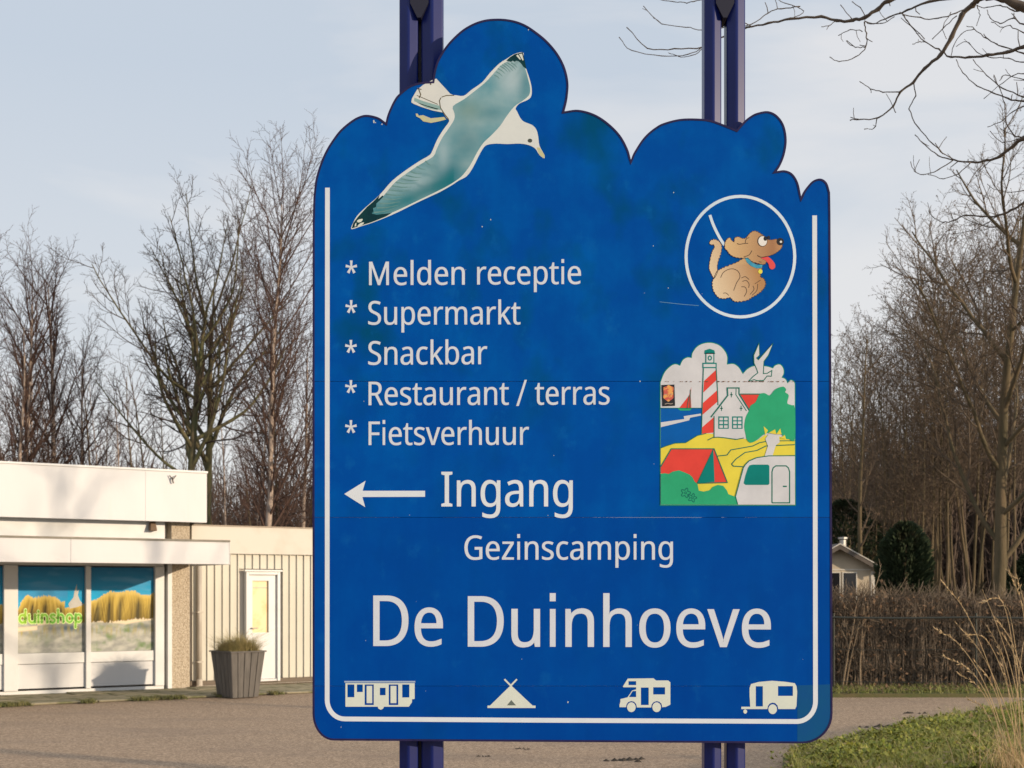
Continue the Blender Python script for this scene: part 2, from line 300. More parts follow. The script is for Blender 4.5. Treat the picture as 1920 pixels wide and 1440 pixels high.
# letter outlines: per character its advance and its closed Bezier outlines (handle, point, handle), 714 units to the cap height
GLYPH = json.loads('''{" ":[260,[]],"*":[551,[[289,760,322,760,315,696,309,632,302,568,366,586,430,604,494,622,499,591,503,561,508,530,447,525,385,520,324,515,364,462,403,410,443,357,414,341,386,326,357,310,329,368,300,427,272,485,246,427,221,368,195,310,165,326,136,341,106,357,145,410,184,462,223,515,162,520,102,525,41,530,46,561,50,591,55,622,118,604,182,586,245,568,238,632,231,696,224,760,257,760]]],"/":[372,[[333,714,362,714,273,476,185,238,96,0,67,0,39,0,10,0,99,238,187,476,276,714,305,714]]],"D":[730,[[669,441,669,364,669,284,654,217,624,163,595,109,552,68,497,41,442,14,375,0,296,0,230,0,163,0,97,0,97,238,97,476,97,714,170,714,244,714,317,714,389,714,451,701,504,674,557,647,597,608,626,556,655,505],[574,267,574,361,574,424,563,476,542,517,521,558,491,588,450,607,410,627,361,637,304,637,265,637,226,637,187,637,187,450,187,264,187,77,219,77,252,77,284,77,381,77,453,101,501,148,550,196]]],"F":[519,[[187,101,187,0,157,0,127,0,97,0,97,238,97,476,97,714,230,714,363,714,496,714,496,688,496,661,496,635,393,635,290,635,187,635,187,551,187,466,187,382,284,382,380,382,477,382,477,356,477,329,477,303,380,303,284,303,187,303,187,202]]],"G":[728,[[407,350,407,377,489,377,572,377,654,377,654,260,654,144,654,27,615,14,576,5,537,-1,498,-7,453,-10,403,-10,329,-10,267,5,216,34,165,64,127,106,100,161,74,217,61,282,61,357,61,432,76,496,105,551,134,606,177,648,231,678,286,709,353,724,431,724,471,724,509,720,544,713,580,706,613,695,644,682,633,656,621,630,610,604,585,615,556,625,524,633,493,641,460,645,426,645,369,645,321,633,280,610,239,587,208,553,187,510,166,467,155,416,155,357,155,300,164,250,182,206,201,163,230,129,269,104,308,80,360,68,424,68,455,68,482,70,504,73,526,76,546,80,564,85,564,156,564,226,564,297,512,297,459,297,407,297,407,324]]],"I":[339,[[298,17,298,0,212,0,126,0,40,0,40,17,40,35,40,52,68,58,96,65,124,71,124,261,124,452,124,642,96,649,68,655,40,662,40,679,40,697,40,714,126,714,212,714,298,714,298,697,298,679,298,662,270,655,242,649,214,642,214,452,214,261,214,71,242,65,270,58,298,52,298,35]]],"M":[907,[[437,0,412,0,334,209,255,417,177,626,176,626,174,626,173,626,174,613,175,596,176,575,177,554,178,532,179,507,180,483,180,458,180,433,180,289,180,144,180,0,152,0,125,0,97,0,97,238,97,476,97,714,141,714,186,714,230,714,303,519,377,324,450,129,451,129,453,129,454,129,529,324,603,519,678,714,722,714,766,714,810,714,810,476,810,238,810,0,780,0,751,0,721,0,721,146,721,293,721,439,721,462,721,485,722,508,723,531,724,553,725,573,726,594,727,611,728,625,727,625,725,625,724,625,645,417,565,208,486,0,461,0]]],"R":[622,[[228,714,294,714,353,714,402,706,440,691,479,676,507,654,526,624,545,594,554,556,554,511,554,473,547,441,533,416,519,391,501,370,479,355,458,341,435,329,411,320,476,213,542,107,607,0,572,0,537,0,502,0,444,98,387,197,329,295,282,295,234,295,187,295,187,197,187,98,187,0,157,0,127,0,97,0,97,238,97,476,97,714,163,714],[328,636,289,636,255,636,221,636,187,636,187,548,187,459,187,371,223,371,258,371,294,371,352,371,394,382,421,405,448,429,461,462,461,507,461,538,455,563,442,582,430,601,411,614,386,623,361,632]]],"S":[549,[[502,228,502,191,502,148,492,112,471,82,450,53,421,30,382,14,344,-2,299,-10,247,-10,220,-10,195,-9,170,-6,146,-3,124,1,104,5,84,10,66,17,51,24,51,53,51,81,51,110,75,99,105,90,140,81,176,72,213,68,251,68,286,68,316,73,340,82,364,91,382,105,394,122,406,139,412,160,412,183,412,206,407,226,397,242,387,258,370,273,345,286,321,300,287,314,244,330,213,341,186,353,163,366,140,379,121,394,106,411,91,428,79,447,71,468,64,489,60,514,60,542,60,580,70,612,89,639,108,666,135,687,169,702,204,717,243,724,288,724,327,724,363,720,396,713,429,706,458,696,485,684,476,658,466,633,457,607,432,618,405,627,376,634,347,641,317,645,286,645,256,645,231,641,211,632,191,623,176,611,166,595,156,580,151,562,151,541,151,517,156,497,166,481,176,465,192,451,215,438,238,425,268,411,307,397,349,382,384,365,413,347,442,330,464,309,479,284,494,259]]],"a":[561,[[253,545,288,545,353,545,402,531,433,502,464,473,480,428,480,365,480,243,480,122,480,0,459,0,437,0,416,0,410,25,405,51,399,76,398,76,396,76,395,76,380,57,364,40,347,27,331,14,312,5,291,-1,270,-7,245,-10,215,-10,183,-10,154,-4,128,7,103,18,83,36,68,59,53,83,46,113,46,149,46,202,67,243,109,272,151,301,216,317,303,320,333,321,364,322,394,323,394,334,394,344,394,355,394,400,384,431,365,448,346,465,318,474,283,474,255,474,228,470,203,461,178,453,154,444,132,433,123,455,114,477,105,499,128,512,156,522,188,531,220,540],[340,260,314,259,247,256,201,246,175,227,150,208,137,182,137,148,137,118,146,96,164,82,183,68,206,61,235,61,280,61,318,73,348,98,378,123,393,162,393,214,393,230,393,246,393,262,367,261]]],"b":[615,[[173,637,173,575,173,552,172,531,171,511,170,492,169,476,168,465,170,465,171,465,173,465,188,488,209,507,236,522,263,537,297,545,339,545,406,545,459,522,499,475,540,429,560,360,560,268,560,207,551,155,532,114,514,73,488,42,455,21,422,0,383,-10,339,-10,297,-10,263,-2,236,13,209,28,188,47,173,68,171,68,168,68,166,68,160,45,154,23,148,0,127,0,106,0,85,0,85,253,85,507,85,760,114,760,144,760,173,760,173,698],[373,472,324,472,286,472,256,465,234,450,212,436,196,414,187,384,178,355,173,317,173,271,173,270,173,268,173,267,173,201,184,150,205,115,227,80,267,63,326,63,374,63,410,81,433,116,457,151,469,202,469,269,469,336,457,387,433,421,410,455]]],"c":[480,[[331,-10,300,-10,253,-10,210,0,173,19,136,38,107,68,86,109,65,150,55,202,55,265,55,331,66,385,88,426,110,467,140,498,177,517,215,536,258,546,306,546,333,546,360,543,385,537,410,532,431,525,447,517,438,493,429,468,420,444,404,450,385,456,364,461,343,466,323,469,304,469,268,469,238,461,215,446,192,431,174,408,163,378,152,348,146,311,146,266,146,223,152,187,163,157,174,127,191,104,214,89,237,74,265,66,299,66,328,66,354,69,376,75,399,81,419,88,438,97,438,71,438,45,438,19,420,10,400,3,378,-2,357,-7]]],"d":[615,[[303,-10,275,-10,208,-10,155,13,115,59,75,106,55,175,55,267,55,359,75,429,115,475,156,522,209,546,276,546,304,546,328,542,349,535,370,528,388,519,403,507,418,495,431,482,442,467,444,467,446,467,448,467,447,476,446,488,444,505,443,522,442,536,442,546,442,617,442,689,442,760,471,760,501,760,530,760,530,507,530,253,530,0,506,0,483,0,459,0,455,24,450,48,446,72,445,72,443,72,442,72,431,57,418,43,403,30,388,18,369,8,348,1,327,-6],[241,63,289,63,346,63,385,79,408,109,431,141,443,187,443,250,443,255,443,261,443,266,443,333,432,384,410,419,388,455,347,473,288,473,241,473,205,454,181,416,158,379,146,328,146,265,146,201,158,151,181,116,205,81]]],"e":[564,[[245,546,292,546,338,546,377,536,410,516,443,496,469,468,486,431,504,395,513,353,513,304,513,286,513,269,513,251,391,251,268,251,146,251,147,190,163,144,192,112,222,81,264,65,317,65,351,65,381,68,407,74,434,81,461,90,489,102,489,76,489,51,489,25,462,13,435,4,408,-1,381,-7,350,-10,313,-10,262,-10,218,0,178,21,139,42,109,72,87,113,66,154,55,205,55,264,55,323,65,373,84,415,104,457,132,489,167,512,203,535],[321,474,291,474,249,474,216,460,191,433,167,406,153,369,148,321,239,321,330,321,421,321,421,352,416,378,407,401,398,424,384,441,364,454,345,467]]],"g":[615,[[206,546,275,546,310,546,342,539,370,526,399,513,423,492,443,465,445,465,446,465,448,465,452,489,456,512,460,536,483,536,507,536,530,536,530,354,530,173,530,-9,530,-60,521,-102,504,-136,487,-171,460,-197,425,-214,390,-231,345,-240,290,-240,251,-240,216,-237,183,-231,151,-226,122,-217,97,-206,97,-179,97,-152,97,-125,122,-138,152,-149,186,-156,220,-163,256,-167,295,-167,341,-167,377,-153,403,-126,430,-99,443,-63,443,-16,443,-9,443,-2,443,5,443,13,443,25,444,39,445,55,445,65,446,71,445,71,443,71,442,71,423,44,400,23,372,10,345,-3,313,-10,276,-10,207,-10,152,14,113,63,74,112,55,180,55,267,55,352,74,420,113,470,152,521],[323,472,287,472,257,472,231,464,210,448,189,432,173,409,162,378,152,347,146,310,146,266,146,200,158,149,182,114,207,80,242,62,289,62,316,62,340,65,359,72,378,79,394,90,407,105,420,120,429,140,435,163,441,186,444,214,444,246,444,253,444,260,444,267,444,316,438,355,427,385,416,415,399,437,376,451,353,465]]],"h":[618,[[173,611,173,537,173,524,172,511,171,498,170,485,169,473,168,462,170,462,172,462,174,462,185,481,200,496,217,508,234,520,254,529,275,535,296,542,318,545,341,545,384,545,420,538,449,524,479,511,500,490,515,461,530,432,537,395,537,349,537,233,537,116,537,0,508,0,479,0,450,0,450,114,450,229,450,343,450,386,440,419,421,440,402,461,371,472,330,472,290,472,259,464,236,449,213,434,197,412,187,383,178,354,173,319,173,277,173,185,173,92,173,0,144,0,114,0,85,0,85,253,85,507,85,760,114,760,144,760,173,760,173,686]]],"i":[258,[[144,536,173,536,173,357,173,179,173,0,144,0,114,0,85,0,85,179,85,357,85,536,114,536],[115,737,130,737,143,737,155,732,165,723,176,714,181,700,181,681,181,662,176,648,165,639,155,630,143,625,130,625,115,625,103,630,93,639,83,648,78,662,78,681,78,700,83,714,93,723,103,732]]],"k":[534,[[172,495,172,363,172,352,171,338,170,321,170,304,169,289,168,276,169,276,171,276,172,276,176,281,182,289,190,299,198,309,206,319,214,329,223,340,230,348,236,355,293,415,350,476,407,536,441,536,476,536,510,536,438,460,365,383,293,307,370,205,448,102,525,0,490,0,454,0,419,0,357,83,295,167,233,250,213,232,192,215,172,197,172,131,172,66,172,0,143,0,114,0,85,0,85,253,85,507,85,760,114,760,143,760,172,760,172,628]]],"l":[258,[[173,253,173,0,144,0,114,0,85,0,85,253,85,507,85,760,114,760,144,760,173,760,173,507]]],"m":[935,[[638,546,673,546,734,546,779,530,809,499,839,468,854,418,854,349,854,233,854,116,854,0,825,0,796,0,767,0,767,115,767,230,767,345,767,387,758,419,740,440,723,461,695,472,658,472,606,472,569,457,546,427,524,397,513,353,513,296,513,197,513,99,513,0,484,0,455,0,426,0,426,115,426,230,426,345,426,373,422,396,414,415,406,435,394,449,378,458,362,467,341,472,316,472,280,472,252,464,231,449,210,434,196,413,186,384,177,355,173,320,173,278,173,185,173,93,173,0,144,0,114,0,85,0,85,179,85,357,85,536,109,536,132,536,156,536,160,512,165,487,169,463,171,463,172,463,174,463,185,482,199,497,215,509,232,522,250,531,270,537,290,543,311,546,332,546,373,546,408,539,435,524,463,509,483,487,496,456,498,456,499,456,501,456,519,487,543,509,574,524,605,539]]],"n":[618,[[320,546,343,546,407,546,455,530,488,499,521,468,537,418,537,349,537,233,537,116,537,0,508,0,479,0,450,0,450,114,450,229,450,343,450,386,440,419,421,440,402,461,371,472,330,472,271,472,230,455,207,422,184,389,173,341,173,278,173,185,173,93,173,0,144,0,114,0,85,0,85,179,85,357,85,536,109,536,132,536,156,536,160,512,165,487,169,463,171,463,172,463,174,463,186,482,201,497,218,509,236,522,256,531,277,537,298,543]]],"o":[605,[[551,328,551,269,551,224,545,185,533,150,522,116,505,87,483,63,462,39,435,21,404,8,373,-4,339,-10,301,-10,266,-10,233,-4,203,8,173,21,147,39,125,63,103,87,86,116,73,150,61,185,55,224,55,269,55,328,65,378,85,419,105,460,134,492,171,513,208,535,253,546,304,546,353,546,395,535,432,513,469,492,498,461,519,419,540,378],[146,332,146,269,146,227,152,190,162,159,173,128,191,105,214,88,237,71,267,63,303,63,339,63,369,71,392,88,415,105,432,128,443,159,454,190,460,227,460,269,460,312,454,348,443,378,432,408,414,431,391,447,368,464,339,472,302,472,247,472,208,454,183,418,158,382]]],"p":[615,[[311,546,340,546,406,546,459,523,499,477,540,431,560,362,560,269,560,208,551,157,532,115,514,74,488,42,455,21,422,1,384,-10,339,-10,312,-10,287,-6,266,1,245,8,226,18,211,29,196,41,184,54,173,68,171,68,169,68,167,68,168,57,170,42,171,25,172,8,173,-7,173,-20,173,-93,173,-167,173,-240,144,-240,114,-240,85,-240,85,19,85,277,85,536,109,536,133,536,157,536,161,512,165,487,169,463,170,463,172,463,173,463,184,478,197,492,211,505,226,518,244,528,265,535,286,542],[373,472,324,472,288,472,259,465,237,451,215,438,199,417,189,390,179,363,174,328,173,286,173,280,173,275,173,269,173,225,178,188,187,157,196,126,212,103,234,87,257,71,287,63,326,63,359,63,385,72,406,90,427,108,443,132,453,163,464,194,469,230,469,270,469,331,457,380,433,417,410,454]]],"r":[413,[[310,546,335,546,345,546,356,545,367,544,379,543,389,542,398,540,394,513,391,486,387,459,378,461,369,463,358,464,348,465,338,466,329,466,308,466,289,462,270,453,251,444,235,432,220,416,205,401,194,382,185,360,177,338,173,313,173,286,173,191,173,95,173,0,144,0,114,0,85,0,85,179,85,357,85,536,109,536,133,536,157,536,160,503,164,471,167,438,168,438,170,438,171,438,182,458,196,476,212,492,228,509,246,522,267,531,288,541]]],"s":[479,[[434,177,434,148,434,113,425,84,408,61,391,38,366,20,334,8,302,-4,264,-10,220,-10,183,-10,150,-7,123,-1,97,5,73,13,52,24,52,51,52,77,52,104,73,93,99,83,129,74,160,65,191,61,222,61,267,61,299,68,319,82,339,97,349,116,349,140,349,153,345,165,338,176,331,187,317,197,298,208,279,219,252,230,217,244,182,257,153,271,128,284,103,297,84,313,71,332,58,351,51,375,51,404,51,449,69,484,106,509,143,534,192,546,252,546,285,546,315,543,343,536,372,530,398,521,423,510,413,487,403,463,393,440,370,449,347,457,322,464,297,471,272,474,246,474,210,474,182,468,163,456,144,445,135,429,135,409,135,394,139,382,148,371,157,361,171,351,191,341,212,332,239,320,273,307,307,294,336,281,360,268,384,255,402,238,415,219,428,201]]],"t":[361,[[239,62,264,62,277,62,291,63,305,65,319,68,330,70,339,73,339,51,339,28,339,6,330,1,316,-3,299,-5,282,-8,265,-10,249,-10,221,-10,195,-5,171,4,148,14,129,31,114,55,99,79,92,113,92,156,92,260,92,364,92,468,67,468,41,468,16,468,16,482,16,496,16,510,42,522,67,533,93,545,105,583,116,621,128,659,145,659,163,659,180,659,180,618,180,577,180,536,232,536,283,536,335,536,335,513,335,491,335,468,283,468,232,468,180,468,180,365,180,261,180,158,180,125,188,101,203,86,219,70]]],"u":[618,[[504,536,533,536,533,357,533,179,533,0,509,0,485,0,461,0,457,24,452,47,448,71,447,71,445,71,444,71,433,52,418,37,400,25,382,13,362,4,341,-1,320,-7,297,-10,274,-10,231,-10,195,-3,166,10,137,24,116,45,101,74,86,103,79,140,79,185,79,302,79,419,79,536,109,536,138,536,168,536,168,421,168,306,168,191,168,148,178,116,197,95,216,74,246,63,287,63,327,63,358,70,382,86,404,100,421,123,430,151,440,180,445,216,445,257,445,350,445,443,445,536,474,536]]],"v":[508,[[237,0,203,0,135,179,68,357,0,536,31,536,63,536,94,536,132,431,170,325,208,220,213,205,219,189,225,171,231,153,236,136,241,119,246,103,249,89,251,78,252,78,254,78,255,78,258,89,262,103,266,120,271,137,277,154,283,172,290,190,295,206,300,220,338,325,376,431,414,536,445,536,477,536,508,536,440,357,372,179,304,0,270,0]]],"z":[470,[[431,23,431,0,300,0,170,0,39,0,39,19,39,39,39,58,135,195,231,331,327,468,237,468,146,468,56,468,56,491,56,513,56,536,179,536,301,536,424,536,424,514,424,492,424,470,329,336,235,202,140,68,237,68,334,68,431,68,431,45]]]}''')
# ------------------------------------------------------------------ the campsite sign
SY = 5.0                       # the sign stands 5 m away, square to the lane
K = SY / FOC                   # metres per picture pixel on the sign's face
sign = empty('campsite_sign', (0, SY, 0))
tag(sign, 'tall blue campsite sign with cloud-shaped top, white lettering and a gull, on two blue posts', 'sign')
def S(px, py): return ((px - 960) * K, EYE + (HOR - py) * K)

def spline(pts, n=6):
    """smooth open curve through pts (Catmull-Rom), ends kept"""
    P = [Vector((p[0], p[1])) for p in pts]; out = []
    Q = [P[0]*2 - P[1]] + P + [P[-1]*2 - P[-2]]
    for i in range(1, len(Q)-2):
        a, b, c, d = Q[i-1], Q[i], Q[i+1], Q[i+2]
        for k in range(n):
            t = k / n
            out.append(tuple(0.5*((2*b) + (c-a)*t + (2*a-5*b+4*c-d)*t*t + (3*b-a-3*c+d)*t**3)))
    out.append(tuple(P[-1])); return out

def closed(pts, n=5):
    P = [Vector((p[0], p[1])) for p in pts]; m_ = len(P); out = []
    for i in range(m_):
        a, b, c, d = P[i-1], P[i], P[(i+1) % m_], P[(i+2) % m_]
        for k in range(n):
            t = k / n
            out.append(tuple(0.5*((2*b) + (c-a)*t + (2*a-5*b+4*c-d)*t*t + (3*b-a-3*c+d)*t**3)))
    return out

def Z(pts, sc, ox, oy): return [(ox + x/sc, oy + y/sc) for x, y in pts]
def arc(cx, cy, rx, ry, a0, a1, n=8):
    return [(cx + rx*math.cos(R(a0+(a1-a0)*i/n)), cy + ry*math.sin(R(a0+(a1-a0)*i/n))) for i in range(n+1)]
def ell(cx, cy, rx, ry, n=28): return arc(cx, cy, rx, ry, 0, 360*(n-1)/n, n-1)
def rect(x0, y0, x1, y1): return [(x0,y0),(x1,y0),(x1,y1),(x0,y1)]
def area(p): return 0.5*sum(p[i-1][0]*p[i][1]-p[i][0]*p[i-1][1] for i in range(len(p)))

def ribbon(pts, w, closed_=False):
    """outline of a line of width w (a number, or one per point) along pts"""
    P = [Vector((p[0], p[1])) for p in pts]; n = len(P); l = []; r = []
    if not hasattr(w, '__len__'): w = [w]*n
    for i in range(n):
        a = P[i-1] if (i > 0 or closed_) else P[i]; b = P[(i+1) % n] if (i < n-1 or closed_) else P[i]
        t1 = (P[i]-a); t2 = (b-P[i])
        t = (t1.normalized() if t1.length > 1e-9 else Vector((0,0))) + (t2.normalized() if t2.length > 1e-9 else Vector((0,0)))
        t = t.normalized() if t.length > 1e-9 else Vector((1,0))
        nn = Vector((-t.y, t.x)); c = 1.0
        if t1.length > 1e-9 and t2.length > 1e-9: c = max(.4, nn.dot(Vector((-t1.normalized().y, t1.normalized().x))))
        l.append(tuple(P[i] + nn*w[i]/2/c)); r.append(tuple(P[i] - nn*w[i]/2/c))
    return l, r

def fill_px(name, polys, m, layer, parent, y0=0.0):
    """flat print: every entry of polys is [outline, hole, hole...] in picture pixels"""
    V = []; F = []
    for grp in polys:
        loops = [[Vector((p[0], -p[1], 0)) for p in q] for q in grp]
        tri = tessellate_polygon(loops); b = len(V)
        for q in loops: V += [(*S(v.x, -v.y),) for v in q]
        F += [tuple(b+i for i in t) for t in tri]
    y = y0 - 0.0003 - layer*0.00022
    V3 = [(x, y, z) for x, z in V]
    G = []
    for a, b, c in F:                           # face the viewer (-y)
        ax, az = V[a]; bx, bz = V[b]; cx, cz = V[c]
        s = (bx-ax)*(cz-az)-(bz-az)*(cx-ax)
        if abs(s) < 1e-12: continue
        G.append((a,b,c) if s > 0 else (a,c,b))
    me = bpy.data.meshes.new(name); me.from_pydata(V3, [], G)
    return link(name, me, parent, m)

def fill_each(name, polys, m, layer, parent):
    for g_ in polys: fill_px(name, [g_], m, layer, parent)

def strips_px(name, lines, m, layer, parent):
    """line drawing: each entry (points, width)"""
    V = []; F = []; y = -0.0003 - layer*0.00022
    for pts, w in lines:
        l, r = ribbon(pts, w); b = len(V); n = len(pts)
        V += [(S(*p)[0], y, S(*p)[1]) for p in l] + [(S(*p)[0], y, S(*p)[1]) for p in r]
        for i in range(n-1): F.append((b+i, b+i+1, b+n+i+1, b+n+i))
    me = bpy.data.meshes.new(name); me.from_pydata(V, [], F)
    return link(name, me, parent, m)

def inside(p, q):
    x, y = q; c = False; n = len(p); j = n-1
    for i in range(n):
        xi, yi = p[i]; xj, yj = p[j]
        if (yi > y) != (yj > y) and x < (xj-xi)*(y-yi)/(yj-yi)+xi: c = not c
        j = i
    return c

def shaded_px(name, poly, step, colf, m, layer, parent, rim=None):
    """flat print with inks that run into each other: dense triangles, one ink colour per corner"""
    pts = [Vector((x, y)) for x, y in poly]; nb = len(pts)
    xs = [p.x for p in pts]; ys = [p.y for p in pts]
    y = min(ys); row = 0
    while y < max(ys):
        x = min(xs) + (step/2 if row % 2 else 0)
        while x < max(xs):
            if inside(poly, (x, y)): pts.append(Vector((x, y)))
            x += step
        y += step*.87; row += 1
    v, e, f = delaunay_2d_cdt(pts, [], [list(range(nb))], 1, 1e-4)[:3]
    yy = -0.0003 - layer*0.00022
    V = [(S(p.x, p.y)[0], yy, S(p.x, p.y)[1]) for p in v]
    F = []
    for t in f:
        for k in range(1, len(t)-1): F.append((t[0], t[k+1], t[k]))
    return npmesh(name, V, F, m, parent, cols=[colf(p.x, p.y) for p in v])

# ---- board outline in picture pixels (cloud lobes, then straight sides and round lower corners)
lobes = [
 [(587.7,370),(592,336),(601,306),(611,283),(624,262),(638,244),(656,228.5),(672,219),(688,215.4),(709,220),(723,229.5)],
 [(723,229.5),(726,217),(732,202),(739,188),(747,177.5),(767,161.5),(787.5,154.7),(811,152.7)],
 [(811,152.7),(813.8,133.8),(819,116),(828,98.8),(840,82),(854.6,66.7),(870,54),(889.6,43.3),(910,37),(930.4,35.2),(949,36),(968,39.8),(986,47),(1003,58),(1022,73),(1038,90),(1050,107),(1058.8,125),(1064,143),(1066,160),(1065,176),(1063,189),(1058,209)],
 [(1058,209),(1083.8,206),(1113,213.5),(1139,229.6),(1162.5,253),(1177,279),(1183,299.6)],
 [(1183,299.6),(1187,289),(1194.6,276),(1204,262),(1215,250),(1229,239),(1244,231),(1273,223.5),(1302.5,222.3),(1331.7,225),(1358,234),(1381,243.6)],
 [(1381,243.6),(1396,226.7),(1407,218),(1419,212),(1439.6,208.6),(1457,216.5),(1470,235),(1475,261.7),(1471.7,288),(1464,309),(1456,321)],
 [(1456,321),(1471.7,319.5),(1486,326),(1496.5,343),(1502.3,369.6)],
 [(1502.3,369.6),(1507,359),(1512.5,351),(1524,339),(1538.8,335),(1550.4,343),(1556.3,361)],
]
outl = []
for lb in lobes: outl += spline(lb, 5)[:-1]
outl += [(1556.3, 361), (1557, 400), (1558.6, 700), (1560, 1000), (1561, 1336)]
outl += arc(1504, 1338, 57, 56, 0, 90, 10)[1:] + arc(626, 1338, 40, 50.5, 90, 180, 10)
outl += [(586, 1000), (586, 700), (586.3, 420)]
outl = outl[::-1]

def clip_band(poly, y0, y1):
    """part of a polygon between two rows (the concave lobes only lie in the top band)"""
    def cut(p, f):
        o = []
        for i in range(len(p)):
            a, b = p[i-1], p[i]; fa, fb = f(a), f(b)
            if fa >= 0: 
                o.append(a)
            if (fa >= 0) != (fb >= 0):
                t = fa/(fa-fb); o.append((a[0]+(b[0]-a[0])*t, a[1]+(b[1]-a[1])*t))
        return o
    p = cut(poly, lambda q: q[1]-y0) if y0 is not None else list(poly)
    return cut(p, lambda q: y1-q[1]) if y1 is not None else p

def slab(name, poly, ya, yb, m, parent, bev=0.0):
    V = []; loops = [[Vector((p[0], -p[1], 0)) for p in poly]]; n = len(poly)
    tri = tessellate_polygon(loops)
    V = [(S(*p)[0], ya, S(*p)[1]) for p in poly] + [(S(*p)[0], yb, S(*p)[1]) for p in poly]
    F = [t for t in tri] + [(a+n, c+n, b+n) for a, b, c in tri] + [(i, (i+1) % n, (i+1) % n + n, i+n) for i in range(n)]
    me = bpy.data.meshes.new(name); me.from_pydata(V, [], F)
    bm = bmesh.new(); bm.from_mesh(me); bmesh.ops.recalc_face_normals(bm, faces=bm.faces); bm.to_mesh(me); bm.free()
    return link(name, me, parent, m)

def blue(name, base, alt, dark, damt):
    m = mat(name, base, 0.5, alt, scale=5.5, detail=5, lo=.42, hi=.72, third=(dark, 4.6, .52, .72, damt), spec=.03, bump=.02, bscale=25, stretch=(1,1,.8))
    add_patches(m, (alt[0]+.004, alt[1]+.035, alt[2]+.03), 12, .58, .76, .5, (1,1,.8))
    add_patches(m, (base[0]*.8, base[1]*.8, base[2]*.85), 3.0, .45, .7, .22, (6,1,.22))     # faint runs of rain
    return m
m_b1 = blue('faded_blue_top', (.0002,.066,.34), (.0002,.095,.40), (.0003,.066,.15), .85)
m_b2 = blue('faded_blue_middle', (.0002,.064,.34), (.0002,.090,.395), (.0003,.06,.19), .45)
m_b3 = blue('deep_blue', (.0002,.056,.315), (.0002,.070,.35), (.0005,.05,.22), .3)
m_b4 = blue('deep_blue_low', (.0002,.050,.30), (.0002,.063,.33), (.0005,.05,.2), .4)
m_rim = mat('edge_profile', lin(24,24,66), .5, lin(40,34,76), scale=14, spec=.2)
m_teal = mat('teal_patch', (.001,.070,.235), .5, (.001,.078,.22), scale=9, spec=.15)
m_white = mat('white_film', (.64,.70,.78), .5, (.59,.66,.73), scale=7, lo=.4, hi=.7, spec=.2)
m_letter = mat('letter_film', (.59,.645,.74), .5, (.54,.60,.69), scale=9, lo=.4, hi=.7, spec=.2)
m_cream = mat('cream_film', (.62,.68,.62), .5, (.57,.63,.60), scale=9, spec=.2)

rows = [(None, 714.6, m_b1), (715.4, 969.6, m_b2), (970.3, 1286.0, m_b3), (1286.6, None, m_b4)]
for y0, y1, m in rows:
    slab('board', clip_band(outl, y0, y1), 0.0, 0.018, m, sign)
# dark edge profile: a thin lip standing 1.5 mm proud of the boards
l, r = ribbon(outl, 7.4, True)
ins = l if abs(area(l)) < abs(area(r)) else r
n = len(outl)
V = [(S(*p)[0], -0.0015, S(*p)[1]) for p in outl] + [(S(*p)[0], -0.0015, S(*p)[1]) for p in ins] + \
    [(S(*p)[0], 0.0185, S(*p)[1]) for p in [((a[0]*1.0006-960*.0006), a[1]) for a in outl]] + [(S(*p)[0], 0.0005, S(*p)[1]) for p in ins]
F = []
for i in range(n):
    j = (i+1) % n
    F += [(i, j, n+j, n+i), (i, 2*n+i, 2*n+j, j), (n+i, n+j, 3*n+j, 3*n+i)]
me = bpy.data.meshes.new('edge_profile'); me.from_pydata(V, [], F)
bm = bmesh.new(); bm.from_mesh(me); bmesh.ops.recalc_face_normals(bm, faces=bm.faces); bm.to_mesh(me); bm.free()
link('edge_profile', me, sign, m_rim)

# teal repair patch in the lower right corner
pc = [(1495, 1285), (1561, 1283), (1561, 1336)] + arc(1504, 1338, 56.5, 55.5, 0, 90, 10)[1:] + [(1495, 1393.2)]
tag(fill_px('repair_patch', [[pc]], m_teal, 0, sign), 'slightly greener repair patch over the lower right corner of the blue board')

# white border line
bl = [(614, 352), (613.7, 700), (613.5, 1300)] + [(613.5+33-33*math.cos(R(a)), 1312+36*math.sin(R(a))) for a in range(0, 91, 9)]
bl += [(1000, 1350.4), (1490, 1352.8)] + [(1494+35*math.sin(R(a)), 1315+37.8*math.cos(R(a))) for a in range(0, 91, 9)] + [(1528.4, 900), (1527.4, 404)]
strips_px('border_line', [(bl, 8.8)], m_white, 1, sign)

# ---- lettering
def flat(sp, n=5):
    k = len(sp)//6; out = []
    P = [[Vector((sp[i*6+2*j], sp[i*6+2*j+1])) for j in range(3)] for i in range(k)]
    for i in range(k):
        a, b = P[i], P[(i+1) % k]
        p0, p1, p2, p3 = a[1], a[2], b[0], b[1]
        straight = abs((p3-p0).cross(p1-p0)) < 250 and abs((p3-p0).cross(p2-p0)) < 250
        m_ = 1 if straight else n
        for q in range(m_):
            t = q/m_; out.append(tuple(p0*(1-t)**3 + 3*p1*t*(1-t)**2 + 3*p2*t*t*(1-t) + p3*t**3))
    o2 = []                                   # drop points along straight runs
    for i in range(len(out)):
        a, b, c = Vector(out[i-1]), Vector(out[i]), Vector(out[(i+1) % len(out)])
        if (b-a).length < .5: continue
        if abs((b-a).normalized().cross((c-b).normalized() if (c-b).length > .5 else Vector((0,1)))) > .004: o2.append(out[i])
    return o2

